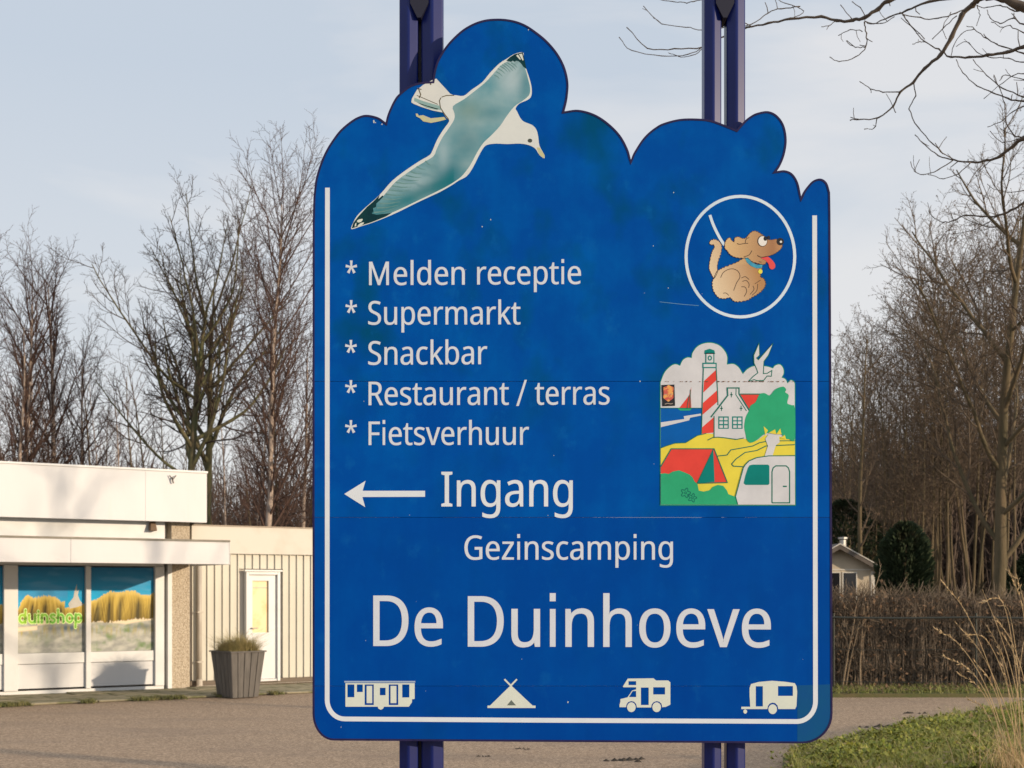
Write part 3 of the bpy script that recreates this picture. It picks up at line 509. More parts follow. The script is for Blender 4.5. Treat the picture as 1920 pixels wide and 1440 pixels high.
def fatten(p, d, e=0.0):
    """thicken a glyph outline sideways by d (and upwards by e)"""
    n = len(p); o = []
    for i in range(n):
        a, b, c = Vector(p[i-1]), Vector(p[i]), Vector(p[(i+1) % n])
        t1 = (b-a).normalized(); t2 = (c-b).normalized()
        n1 = Vector((-t1.y, t1.x)); n2 = Vector((-t2.y, t2.x)); nn = n1+n2
        nn = nn/max(.35, nn.length_squared/2) if nn.length > 1e-6 else n1
        o.append((b.x + max(-1.6, min(1.6, nn.x))*d, b.y + max(-1.4, min(1.4, nn.y))*e))
    return o
GLYPH['i'] = [258, None]; 
GFLAT = {}
for ch, (adv, sp) in GLYPH.items():
    if ch == 'i':
        ps = [[(82,0),(82,536),(176,536),(176,0)], [(80,644),(80,760),(178,760),(178,644)]]
    elif ch == 'M':
        ps = [[(90,0),(90,714),(205,714),(440,150),(675,714),(790,714),(790,0),(692,0),(692,545),(481,0),(399,0),(188,545),(188,0)]]
    elif ch == '/':
        ps = [[(10,-30),(95,-30),(362,765),(285,765)]]; adv = 372
    else:
        ps = [fatten(flat(s), 8, 1) for s in sp]
    GFLAT[ch] = (adv, ps)

def word(txt, x0, x1, base, cap, slope=0.0, track=0.0):
    """outlines of one word fitted between two columns"""
    pen = 0; raw = []
    for ch in txt:
        adv, ps = GFLAT[ch]
        raw.append([[(x+pen, y) for x, y in p] for p in ps]); pen += adv + track
    xs = [x for g_ in raw for p in g_ for x, y in p]; a, b = min(xs), max(xs)
    sx = (x1-x0)/(b-a); sy = cap/714.0; res = []
    for g_ in raw:
        q = [[(x0+(x-a)*sx, base - y*sy + slope*((x-a)*sx)) for x, y in p] for p in g_]
        if not q: continue
        outer = sorted(q, key=lambda p: -abs(area(p)))
        if len(outer) == 2 and not inside(outer[0], outer[1][0]): res += [[outer[0]], [outer[1]]]
        else: res.append(outer)
    return res

def lettering(label, words, m=m_letter):
    for w in words:
        o = fill_px('asterisk' if w[0] == '*' else 'lettering', word(*w), m, 2, sign)
        if w[0] != '*': tag(o, 'lettering ' + w[0] if w[0] != '/' else 'slash between Restaurant and terras')
sl = -.0055
lettering('lettering Melden receptie', [('*',647.8,669.6,530,39), ('Melden',691.9,871.6,534.8,44,sl), ('receptie',894.5,1089.4,533.6,44,sl)])
lettering('lettering Supermarkt', [('*',647.6,669.4,604.4,39), ('Supermarkt',690.3,976,608.8,44,-.002)])
lettering('lettering Snackbar', [('*',647,669,679,39), ('Snackbar',690.3,913.7,684,44,sl)])
lettering('lettering Restaurant / terras', [('*',647,669,754.4,39), ('Restaurant',691,954,759.8,44,-.003), ('/',967.8,988,759.4,44), ('terras',1002.8,1143,758.9,44,-.003)])
lettering('lettering Fietsverhuur', [('*',647,669,829.4,39), ('Fietsverhuur',691,992,834.5,44,-.002)])
lettering('lettering Ingang in larger letters', [('Ingang',827.5,1074,949.6,65)], m_white)
lettering('lettering Gezinscamping', [('Gezinscamping',870.8,1261.8,1049.3,45)])
lettering('lettering De Duinhoeve in the largest letters', [('De',699.8,830.6,1211.2,94.5), ('Duinhoeve',877,1445.4,1212.4,94.5,.0018)])

ar = [(645.5,926.2),(685.5,901.4),(680,920.2),(797,920.2),(797,931.5),(679.5,931.9),(684.8,951)]
fill_px('arrow', [[ar]], m_white, 2, sign)

# ---- the gull
gz = lambda p: Z(p, 3.4286, 560, 20)
INK = attr_mat('print_inks', .55, spec=.12)
gw = gz([(1440,268),(1448,300),(1462,370),(1485,440),(1498,500),(1495,550),(1470,575),(1420,597),(1395,628),(1405,650),(1425,690),(1450,715),(1500,735),(1528,765),(1540,810),(1548,868),(1578,925),(1578,950),(1545,925),(1522,888),(1480,865),(1420,855),(1340,858),(1270,855),(1215,862),(1190,880),(1160,930),(1120,1010),(1080,1065),(1030,1092),(985,1122),(910,1165),(850,1193),(750,1240),(650,1290),(560,1330),(470,1365),(400,1387),(345,1405),(338,1395),(350,1365),(375,1320),(430,1265),(520,1185),(600,1095),(690,1025),(780,965),(840,930),(860,900),(890,830),(930,765),(968,710),(950,690),(925,650),(905,600),(905,565),(925,548),(1000,543),(1060,548),(1110,510),(1180,460),(1230,400),(1290,340),(1340,308),(1385,280)])
gull = fill_px('gull_print', [[closed(gw, 3)]], mat('gull_white', (.63,.68,.68), .5, (.58,.63,.64), scale=8), 2, sign)
tag(gull, 'flying gull with grey-green wings and dark wing tips')
wing = gz([(1352,322),(1300,352),(1250,408),(1200,462),(1120,527),(1060,572),(992,615),(1002,660),(1000,700),(962,762),(925,815),(890,885),(868,935),(810,972),(730,1022),(622,1102),(542,1195),(482,1238),(400,1312),(395,1352),(460,1352),(560,1316),(660,1272),(760,1224),(850,1181),(955,1128),(1030,1080),(1068,1042),(1108,985),(1148,910),(1188,850),(1240,800),(1296,740),(1336,680),(1386,617),(1436,582),(1480,545),(1488,500),(1475,440),(1456,372),(1436,330),(1390,312)])
def fbm(x, y, s=0): return noise.fractal(Vector((x, y, s)), 1.0, 2.0, 4)
def lerp(a, b, t): t = max(0, min(1, t)); return tuple(a[i]+(b[i]-a[i])*t for i in range(3))
def wingcol(x, y):
    zx, zy = (x-560)*3.4286, (y-20)*3.4286
    # along the wing (0 lower tip .. 1 upper tip) and across it
    ux, uy = .707, -.707
    a = ((zx-380)*ux + (zy-1360)*uy)/1500
    c = (zx-380)*uy*-1*.0 + ((zx-380)*.72 + (zy-1360)*.69)/260     # distance from the leading edge
    base = lerp(lin(96,150,158), lin(160,182,180), .5 + .55*fbm(x*.02, y*.02, 3) + .25*fbm(x*.008, y*.03, 9))
    teal = lin(22,112,124)
    def blob(bx, by, sx, sy): return math.exp(-((zx-bx)/sx)**2 - ((zy-by)/sy)**2)
    base = lerp(base, teal, .95*blob(960,1060,110,110) + .6*blob(1080,850,110,120) + .45*blob(1240,660,90,50) + .55*blob(1450,470,50,110) + .8*blob(900,1140,150,40))
    base = lerp(base, lin(120,148,138), .7*blob(1090,640,90,70))
    base = lerp(base, lin(185,198,198), .75*blob(1370,440,70,110) + .55*blob(780,1120,110,70) + .5*blob(930,920,40,120))
    # shade along the trailing edge of the lower wing
    d = (zy - (1352 - (zx-400)*.46))
    if zx < 1000: base = lerp(base, lin(20,112,118), .75*math.exp(-(d/55.0)**2))
    # feather bands
    if zx < 900:
        f = math.sin((zy*.95 - zx*.28)/11.0 + 1.2*fbm(x*.05,y*.05,1)); w = math.exp(-max(0, (zx-480)-380*0.9)/90.0)
        base = lerp(base, lin(86,132,138), .42*max(0,f)*w*math.exp(-max(0, d*-1-210)/60.0) if d < 0 else 0)
    elif zy < 470:
        f = math.sin((zx*1.0 + zy*.75)/10.0); base = lerp(base, lin(96,128,128), .4*max(0,f)*math.exp(-max(0,zy-340)/50.0))
    return (base[0]*.82, base[1]*.92, base[2]*1.04)
shaded_px('wing_print', closed(wing, 3), 3.0, wingcol, INK, 3, gull)
fz8 = lambda p: Z(p, 6.4, 640, 240); fz7 = lambda p: Z(p, 6.26, 840, 80)
fl_ = [[(1010,395),(1075,450)],[(905,462),(1010,500)],[(835,525),(970,548)],[(775,568),(965,592)],[(720,612),(930,628)],[(655,652),(890,664)],[(610,695),(850,708)],[(570,742),(810,752)],[(535,795),(770,800)],[(490,850),(735,845)],[(460,905),(705,885)],[(430,960),(690,925)],[(395,1015),(640,965)]]
strips_px('feather_line', [(spline(fz8([a, ((a[0]+b[0])/2, (a[1]+b[1])/2+10), b]), 4), [2.6,2.4,2.2,2.0,1.8,1.5,1.2,.9,.4]) for a, b in fl_] +
  [(spline(fz7([a, ((a[0]+b[0])/2+6, (a[1]+b[1])/2-4), b]), 4), [2.0,1.9,1.8,1.6,1.4,1.2,1.0,.7,.4]) for a, b in [[(612,275),(700,345)],[(636,258),(732,345)],[(664,246),(764,334)],[(700,240),(796,318)],[(742,236),(812,296)],[(586,305),(672,368)],[(566,342),(640,398)],[(545,382),(604,426)]]],
  mat('feather_grey', lin(88,130,134), .55, lin(110,150,152), scale=30, spec=.1), 4, gull)['kind'] = 'stuff'
m_gd = mat('gull_dark', lin(4,46,56), .5, lin(12,58,64), scale=20, spec=.12)
m_gy = mat('gull_yellow', (.52,.50,.22), .4, (.46,.47,.33), scale=20)
tips = [gz([(342,1400),(352,1365),(385,1322),(440,1262),(480,1228),(522,1185),(512,1212),(540,1188),(545,1196),(520,1222),(500,1240),(498,1262),(478,1270),(482,1290),(470,1305),(500,1312),(560,1306),(600,1300),(560,1324),(470,1360),(400,1382)]),
        gz([(1335,322),(1358,300),(1388,281),(1440,268),(1449,300),(1464,375),(1445,362),(1428,338),(1412,325),(1398,322),(1390,330),(1376,322),(1366,330),(1352,326)])]
fill_each('wing_tip_print', [[t] for t in tips], m_gd, 4, gull)
spots = [gz(closed([(375,1352),(390,1342),(412,1340),(402,1358),(382,1362)],3)), gz(closed([(378,1388),(395,1368),(420,1362),(408,1378)],3)),
         gz([(1398,290),(1410,283),(1428,312),(1424,318)]), gz([(1416,281),(1436,277),(1446,318),(1440,322)]), gz([(362,1372),(372,1362),(370,1385),(360,1390)])]
fill_each('wing_spot_print', [[t] for t in spots], m_cream, 5, gull)
tail = gz([(862,445),(885,437),(975,535),(1000,545),(925,550),(908,568),(912,620),(925,655),(860,642),(790,620),(740,600),(724,590),(728,565),(760,510),(800,478)])
fill_px('tail_print', [[tail]], mat('gull_tail', (.62,.65,.64), .5, (.57,.61,.61), scale=10), 3, gull)
fill_each('tail_shade_print', [[gz([(745,560),(800,582),(905,612),(915,640),(860,628),(790,605),(742,580)])], [gz([(760,590),(820,610),(900,632),(890,640),(820,624)])]], mat('tail_grey', lin(130,165,165), .4), 4, gull)
fill_px('foot_print', [[gz([(752,662),(765,662),(772,676),(800,672),(850,692),(935,684),(948,700),(895,714),(850,722),(800,712),(780,692),(756,680)])]], m_gy, 3, gull)
fill_px('beak_print', [[gz([(1530,880),(1550,880),(1582,930),(1577,950),(1545,922)])]], m_gy, 3, gull)
fill_px('eye_print', [[gz(ell(1487,836,15,13,12))]], mat('gull_eye', lin(60,66,58), .4), 3, gull)
gl = [(Z(p, 3.4286, 560, 20), w) for p, w in [
 ([(845,462),(850,478)], 2.2), ([(770,500),(785,540),(775,562)], 1.8), ([(760,545),(830,575),(895,603)], 1.1), ([(915,560),(905,580),(912,625),(940,668),(965,700)], 1.6), ([(920,556),(950,546),(1000,545)], 1.5), ([(762,498),(790,508)], 1.4)]]
strips_px('tail_line_print', gl, mat('ink_brown', lin(92,84,60), .5), 5, gull)

# ---- dog on a lead in a ring
dz = lambda p: Z(p, 5.5385, 1260, 350)
m_sky = mat('pale_blue_film', lin(205,222,236), .4, lin(192,212,230), scale=8)
o1 = dz(ell(710,727,580,642,64)); o2 = dz(ell(710,727,548,610,64))
dog = fill_px('dog_emblem', [[o1, o2]], m_sky, 2, sign)
tag(dog, 'white ring with a sitting tan dog on a lead')
strips_px('lead', [(dz(spline([(393,295),(420,375),(455,455),(500,540),(545,608)],4)), 5.4)], m_sky, 3, dog)
rng = random.Random(4)
def furry(p, amp, n=4):
    q = closed(p, n); o = []
    c = Vector((sum(x for x,y in q)/len(q), sum(y for x,y in q)/len(q)))
    for i, (x, y) in enumerate(q):
        d = (Vector((x,y))-c).normalized()*amp*(1 if i % 2 else -.6)*rng.uniform(.4,1); o.append((x+d.x, y+d.y))
    return dz(o)
def dogcol(x, y):
    zx, zy = (x-1260)*5.5385, (y-350)*5.5385
    if zy < 800 and zx > 540:
        t = (zx-560)/480
        c = lerp(lin(206,178,134), lin(158,118,88), t)
        return lerp(c, lin(190,150,110), (zx-1050)/120)
    t = (zx-400)/520 - (zy-1000)/1600
    return lerp(lin(216,200,172), lin(172,132,92), t)
tailp = [(388,592),(402,560),(445,548),(492,572),(516,622),(508,690),(488,750),(470,820),(472,880),(452,930),(432,948),(410,910),(388,860),(388,800),(404,720),(418,672),(440,632),(432,606),(410,606)]
bodyp = [(462,892),(490,865),(540,840),(620,808),(690,778),(750,742),(800,762),(860,800),(932,832),(925,880),(918,935),(950,955),(970,1000),(960,1045),(930,1082),(885,1120),(830,1150),(780,1180),(700,1194),(640,1188),(602,1152),(540,1165),(480,1150),(440,1100),(420,1040),(422,980),(440,935)]
headp = [(550,645),(548,590),(570,548),(600,530),(618,556),(645,575),(650,535),(690,522),(735,540),(772,530),(800,492),(850,462),(900,477),(950,510),(985,545),(1030,554),(1090,548),(1140,600),(1138,632),(1110,665),(1060,700),(1000,722),(950,738),(985,770),(955,808),(900,800),(830,778),(785,745),(720,742),(650,732),(600,702),(570,662)]
m_line = mat('dog_outline', lin(70,52,40), .5)
for nm, p, amp in (('dog_tail', tailp, 7), ('dog_body', bodyp, 7), ('dog_head', headp, 5)):
    q = furry(p, amp)
    c = Vector((sum(x for x,y in q)/len(q), sum(y for x,y in q)/len(q)))
    lay = {'dog_tail':3,'dog_body':4,'dog_head':6}[nm]
    shaded_px(nm, q, 4.0, dogcol, INK, lay, dog)
    strips_px(nm+'_outline', [(q + q[:1], .9)], m_line, lay+1, dog)
dl = [([(505,945),(530,895),(580,862),(640,855),(690,885),(705,940),(670,1000),(640,1080)],1.2), ([(720,950),(760,935),(800,965)],1.2), ([(730,985),(770,975),(800,1010),(795,1050)],1.2), ([(720,1040),(760,1045),(775,1090),(750,1140)],1.2),
      ([(840,1030),(850,1070),(810,1120)],1.1), ([(890,1010),(880,1080),(830,1130)],1.1), ([(530,1108),(560,1105),(590,1130)],1.1), ([(860,1010),(920,970)],1.0)]
strips_px('fur_line', [(dz(spline(p,3)), w) for p, w in dl], m_line, 5, dog)
dl = [([(675,590),(700,600),(745,592),(790,590)],1.2), ([(760,585),(770,545),(800,530)],1.1)]
strips_px('ear_line', [(dz(spline(p,3)), w) for p, w in dl], m_line, 8, dog)['kind'] = 'stuff'
dl = [([(745,730),(800,710),(830,665)],1.2), ([(885,715),(930,735),(1000,722)],1.4), ([(900,780),(930,785)],1.0)]
strips_px('face_line', [(dz(spline(p,3)), w) for p, w in dl], m_line, 8, dog)['kind'] = 'stuff'
fill_px('tongue', [[dz(closed([(925,742),(985,726),(1030,755),(1066,800),(1068,842),(1038,860),(1012,845),(1000,800),(962,762)],3))]], mat('tongue_red', lin(214,72,72), .4), 8, dog)
fill_px('collar', [[dz([(755,740),(790,738),(830,788),(880,812),(940,812),(932,846),(880,850),(820,825),(778,788)])]], mat('collar_blue', lin(28,130,172), .4, lin(70,165,190), scale=30), 7, dog)
fill_px('collar_tag', [[dz(ell(917,882,22,24,14))]], mat('tag_yellow', lin(222,214,70), .4), 8, dog)
m_eyew = mat('eye_white', (.72,.72,.70), .4)
m_black = mat('ink_black', lin(18,18,24), .35)
fill_px('eye_outline', [[dz(ell(938,566,53,58,24))], [dz(ell(912,572,30,48,20))]][:1], m_line, 8, dog)
fill_px('dog_eye', [[dz(ell(940,567,45,51,24))]], m_eyew, 9, dog)
fill_each('pupil', [[dz(ell(968,541,19,23,16))], [dz(closed([(988,520),(1010,512),(1018,540),(1000,545)],3))]], m_black, 10, dog)
fill_px('nose', [[dz(ell(1123,572,38,38,24))]], m_black, 8, dog)
fill_px('nose_glint', [[dz(ell(1130,574,12,12,12))]], m_eyew, 9, dog)

# ---- picture of lighthouse, cottage, tent and caravan
pz = lambda p: Z(p, 4.1156, 1210, 620)
C_ = lambda n_, c, c2=None: mat('picture_'+n_, lin(*c), .5, lin(*(c2 or tuple(int(v*.94) for v in c))), scale=9, spec=.12)
m_pw = C_('white', (204,208,216)); m_pg = C_('green', (46,166,122)); m_pt = C_('teal', (6,128,124)); m_pr = C_('red', (218,72,64))
m_py = C_('yellow', (222,210,78)); m_pb = C_('blue', (0,92,176)); m_pl = C_('line', (22,112,98))
base = []
for lb in [[(118,400),(150,322),(200,272),(235,260),(268,272)], [(268,272),(290,228),(325,208),(358,212)], [(358,212),(365,172),(400,125),(450,100),(510,95),(570,115),(612,158),(631,205),(628,262)],
           [(628,262),(680,258),(720,285),(752,336)], [(752,336),(785,300),(830,276),(880,272),(940,278),(985,292)], [(985,292),(1002,270),(1038,262),(1062,290),(1066,330),(1050,362)], [(1050,362),(1080,375),(1097,408)], [(1097,408),(1120,384),(1143,392),(1152,410)]]:
    base += spline(lb, 4)[:-1]
base += [(1152, 410), (1155, 1345), (118, 1345)]
bx = pz(base)
l, r = ribbon(bx, 3.6, True)
big = l if abs(area(l)) > abs(area(r)) else r
pic = fill_px('camp_picture', [[big]], m_pt, 2, sign)
tag(pic, 'picture of a red striped lighthouse, cottage, tent and caravan in the dunes')
fill_px('picture_cloud', [[bx]], m_pw, 3, pic)
fill_px('picture_sea', [[pz([(119,598),(435,598),(432,860),(119,910)])]], m_pb, 4, pic)
fill_px('picture_wave', [[pz([(119,708),(300,682),(296,660),(428,640),(430,655),(345,672),(338,692),(119,745)])]], m_pw, 5, pic)
fill_px('picture_sail', [[pz([(258,602),(338,500),(355,435),(350,500),(355,602)])]], m_pr, 5, pic)
fill_px('picture_boat', [[pz([(245,600),(358,600),(345,617),(270,617)])]], m_pg, 6, pic)
fill_px('picture_dune', [[pz([(119,906),(160,890),(230,868),(310,865),(400,810),(470,793),(530,798),(560,822),(640,835),(720,840),(770,826),(860,850),(920,806),(1050,820),(1153,845),(1153,1343),(119,1343)])]], m_py, 5, pic)
fill_px('picture_tower', [[pz([(448,290),(546,290),(556,460),(565,600),(535,790),(432,796)])]], m_pw, 6, pic)
fill_each('picture_tower_stripe', [[pz(p)] for p in ([(453,388),(544,304),(549,382),(447,478)], [(444,558),(552,462),(557,548),(440,650)], [(436,748),(535,662),(534,786),(432,796)])], m_pr, 7, pic)
fill_each('picture_lamp_house', [[pz([(440,248),(550,248),(550,290),(440,290)])], [pz([(463,172),(532,172),(532,248),(463,248)])], [pz([(455,180),(458,152),(495,140),(532,152),(538,180)])]], m_pt, 7, pic)
fill_each('picture_lamp_glass', [[pz([(449,258),(541,258),(541,281),(449,281)])], [pz([(471,180),(524,180),(524,246),(471,246)])]], m_pw, 8, pic)
fill_px('picture_lamp', [[pz(ell(497,212,17,20,18)), pz(ell(497,212,8,11,14))]], m_pt, 9, pic)
fill_px('picture_roof', [[pz([(732,492),(897,490),(852,560),(815,590),(800,600)])]], m_pr, 6, pic)
fill_px('picture_cottage', [[pz([(530,655),(635,500),(632,445),(720,445),(722,490),(805,625),(800,835),(700,835),(620,828),(530,825)])]], m_pw, 8, pic)
crosses = []
for cx, cy in ((663,495),(587,600),(738,600)): crosses += [(pz([(cx,cy-20),(cx,cy+20)]),1.6), (pz([(cx-11,cy),(cx+11,cy)]),1.8)]
strips_px('picture_line', [(pz(p), w) for p, w in [
  ([(448,290),(441,480),(433,796)],1.7), ([(546,290),(556,460),(560,575)],1.7), ([(505,668),(636,500),(632,443),(722,443),(722,490),(806,625)],2.4), ([(700,450),(698,495),(780,620)],1.6), ([(530,660),(530,825)],1.8),
  ([(732,490),(897,490)],2.0), ([(480,845),(520,825),(560,822),(620,828),(700,840),(760,828)],1.6), ([(556,968),(630,960),(660,920),(720,910),(830,890),(880,865),(930,855),(1030,850)],1.7), ([(665,1030),(700,990),(770,940),(860,925),(930,890),(1152,880)],1.7), ([(665,1030),(680,1046),(755,1050)],1.7),
  ([(1035,850),(1152,850)],1.4), ([(348,455),(345,600)],1.2), ([(338,500),(322,602)],1.2), ([(119,906),(160,890),(230,868),(310,865),(400,810),(470,793)],1.5), ([(119,598),(435,598)],1.2)]] + crosses, m_pl, 9, pic)
fill_each('picture_window', [[pz(rect(562,662,643,758))], [pz(rect(668,662,750,758))]], m_pt, 9, pic)
fill_each('picture_pane', [[pz(rect(x, y, x+27, y+20))] for x0 in (571, 677) for x in (x0, x0+36) for y in (672, 701, 731)], m_pw, 10, pic)
fill_px('picture_tree', [[pz(closed([(762,745),(772,672),(800,615),(812,578),(850,552),(880,492),(920,483),(960,500),(1000,455),(1060,432),(1086,455),(1078,475),(1106,500),(1094,560),(1130,576),(1152,600),(1152,838),(1110,838),(1080,832),(1040,795),(940,790),(900,812),(860,845),(812,866),(782,842),(772,800)],3))]], m_pg, 10, pic)
fill_px('picture_stump', [[pz([(920,968),(945,890),(925,835),(952,798),(1002,812),(1030,815),(1036,862),(1006,885),(980,968)])]], m_pw, 12, pic)
fill_each('picture_shoot', [[pz(p)] for p in ([(912,738),(945,770),(925,808)], [(950,790),(1000,762),(1010,800)], [(1010,800),(1040,755),(1050,800)], [(1040,830),(1075,805),(1085,838)])], m_py, 12, pic)
fill_px('picture_tent', [[pz([(119,1050),(200,912),(530,912),(632,1172),(400,1178),(340,1140),(119,1100)])]], m_pr, 8, pic)
fill_px('picture_tent_door', [[pz([(524,915),(534,1168),(400,1176)])]], m_pt, 10, pic)
strips_px('picture_tent_line', [(pz([(119,1050),(200,912),(530,912),(632,1172),(400,1178)]),1.8), (pz([(524,915),(400,1176)]),1.6)], m_pl, 11, pic)
fill_px('picture_bush', [[pz([(119,1105),(150,1100),(180,1106),(210,1088),(260,1078),(305,1095),(340,1110),(362,1130),(380,1165),(402,1185),(412,1235),(450,1242),(500,1230),(520,1205),(560,1190),(600,1198),(628,1232),(640,1262),(690,1280),(712,1343),(119,1343)])]], m_pg, 12, pic)
fl = []
for cx, cy, rr in ((310,1252,30),(362,1290,26)):
    fl.append((pz([(cx+(rr+9*math.cos(5*a))*math.cos(a), cy+(rr+9*math.cos(5*a))*math.sin(a)) for a in [i*2*math.pi/30 for i in range(31)]]),1.6)); fl.append((pz(ell(cx,cy,8,8,10)+[(cx+8,cy)]),1.4))
strips_px('picture_flower', fl, m_pl, 13, pic)
fill_px('picture_caravan', [[pz([(712,1342),(695,1280),(755,1060),(770,1035),(800,1005),(860,980),(950,967),(1153,965),(1153,1342)])]], m_pw, 13, pic)
fill_px('picture_caravan_window', [[pz([(757,1178),(770,1120),(790,1060),(802,1040),(825,1034),(945,1034),(956,1044),(956,1182),(946,1191),(772,1191)])]], m_pt, 14, pic)
strips_px('picture_caravan_line', [(pz([(712,1342),(695,1280),(755,1060),(770,1035),(800,1005),(860,980),(950,967),(1153,965)]),1.8),
  (pz([(976,1329),(976,1090),(985,1060),(1005,1044),(1085,1044),(1103,1060),(1112,1090),(1112,1329),(976,1329)]),2.2), (pz([(1060,1202),(1090,1202)]),2.6)], m_pl, 14, pic)
gb = pz([(795,392),(830,355),(868,326),(860,300),(838,250),(836,190),(858,140),(877,96),(882,190),(858,212),(872,225),(905,188),(985,98),(950,190),(915,238),(910,332),(940,330),(976,308),(972,352),(940,350),(912,384),(862,386),(840,378)])
fill_px('picture_gull', [[gb]], m_pw, 5, pic)
strips_px('picture_gull_line', [(gb+gb[:1], 1.6)], m_pl, 6, pic)
# small black sticker stuck over the picture's left edge
stk = fill_px('sticker', [[pz([(124,420),(224,416),(229,580),(130,584)])]], m_black, 9, sign)
tag(stk, 'small black sticker with an orange emblem stuck over the picture')
fill_px('sticker_emblem', [[pz(closed([(140,440),(165,430),(178,420),(200,430),(218,440),(214,480),(216,520),(190,540),(176,548),(150,530),(138,515),(142,480)],2))]], mat('emblem_orange', lin(222,160,84), .4, lin(190,84,72), scale=60, lo=.45, hi=.55), 10, stk)
strips_px('sticker_print', [(pz([(150,568),(172,561),(195,566),(212,562)]), 1.5), (pz([(145,492),(165,492)]),1.2), (pz([(190,490),(208,490)]),1.2)], mat('sticker_grey', lin(150,140,130), .5), 11, stk)

# ---- four pictograms along the bottom
q1 = lambda p: Z(p, 4.8, 640, 1100); q2 = lambda p: Z(p, 3.692, 1060, 1080)
o = fill_px('static_caravan_pictogram', [[q1([(37,868),(660,868),(660,1010),(636,1014),(636,1040),(608,1080),(384,1080),(376,1098),(355,1108),(334,1098),(328,1080),(37,1080)]),
   q1(rect(55,880,117,995)), q1(rect(140,880,193,948)), q1(rect(210,880,292,1065)), q1(rect(347,910,398,977)), q1(rect(427,880,512,1065)), q1(rect(548,880,612,997))]], m_cream, 2, sign)
fill_each('pictogram_door', [[q1(rect(228,893,278,1048))], [q1(rect(443,893,496,1048))]], m_cream, 2, o)
fill_px('pictogram_roof', [[q1(rect(27,848,666,863))]], mat('roof_bluish', lin(150,170,196), .4), 2, o)
o = fill_px('tent_pictogram', [[q1([(1526,886),(1722,1070),(1748,1070),(1748,1092),(1315,1092),(1315,1070),(1338,1070)])]], m_cream, 2, sign)
strips_px('tent_pole', [(q1([(1468,833),(1530,896)]), 3.2)], m_cream, 2, o)
strips_px('tent_pole', [(q1([(1580,833),(1520,896)]), 3.2)], m_cream, 3, o)
fill_px('tent_opening', [[q1([(1530,1020),(1572,1068),(1490,1068)])]], mat('opening_grey', lin(92,104,100), .5), 3, o)
o = fill_px('camper_pictogram', [[q2([(398,765),(432,710),(610,708),(628,723),(712,723),(727,736),(727,890),(695,906),(670,908),(666,885),(650,870),(632,866),(612,872),(598,888),(594,910),(495,910),(490,886),(475,870),(456,866),(436,872),(424,888),(420,908),(375,908),(375,890),(381,870),(381,852),(430,840),(462,793),(490,785),(490,770),(402,770)]),
   q2(rect(437,728,490,755)), q2([(440,838),(466,796),(490,796),(490,838)]), q2(rect(523,772,577,893)), q2(rect(608,770,690,820))]], m_cream, 2, sign)
fill_each('pictogram_wheel', [[q2(ell(457,908,30,34,20))], [q2(ell(632,908,30,34,20))]], m_cream, 3, o)
o = fill_px('touring_caravan_pictogram', [[q2([(1275,775),(1285,748),(1340,733),(1430,725),(1520,732),(1588,742),(1600,762),(1605,800),(1600,900),(1590,921),(1474,921),(1468,895),(1452,880),(1435,876),(1416,882),(1403,898),(1398,921),(1300,921),(1218,921),(1218,905),(1280,905),(1275,830)]),
   q2(rect(1318,763,1367,903)), q2(rect(1472,762,1575,830))]], m_cream, 2, sign)
fill_each('pictogram_wheel', [[q2(ell(1435,922,30,34,20))], [q2(ell(1245,938,13,15,14))]], m_cream, 3, o)

# small chips where the blue film has come off
rng = random.Random(11); ch = []
for x, y, s_ in [(701,228,2.6),(704,230,1.5),(716,233,1.5),(920,412,1.6),(904,425,1.6),(1065,1317,2.0),(991,56,1.4),(1183,306,1.6),(1253,540,1.0),(1200,715,1.5),(1225,461,1.2),(1263,361,1.2)] + [(rng.uniform(600,1545), rng.uniform(440,1380), rng.uniform(.5,.9)) for _ in range(26)]:
    ch.append([[(x+s_*rng.uniform(.4,1)*math.cos(a), y+s_*rng.uniform(.5,1.4)*math.sin(a)) for a in (0,1,2.2,3.3,4.2,5.4)]])
tag(fill_px('chipped_spots', ch, mat('chip_pale', (.5,.56,.56), .6), 1, sign), kind='stuff')
rs = []
for _ in range(60):
    x = rng.choice([rng.uniform(1240,1490), rng.uniform(1330,1460)]); w_ = rng.uniform(1,5)
    rs.append([[(x,715.2),(x+w_,714.6+rng.uniform(-.2,.5)),(x+w_*.6,716.4+rng.uniform(0,.8))]])
tag(fill_px('rust_specks', rs, mat('rust', lin(120,84,60), .8), 12, sign), kind='stuff')
strips_px('scratch', [([(1237,566),(1260,568.5),(1283,571),(1310,573)], .8)], mat('scratch_pale', (.12,.3,.5), .5), 1, sign)

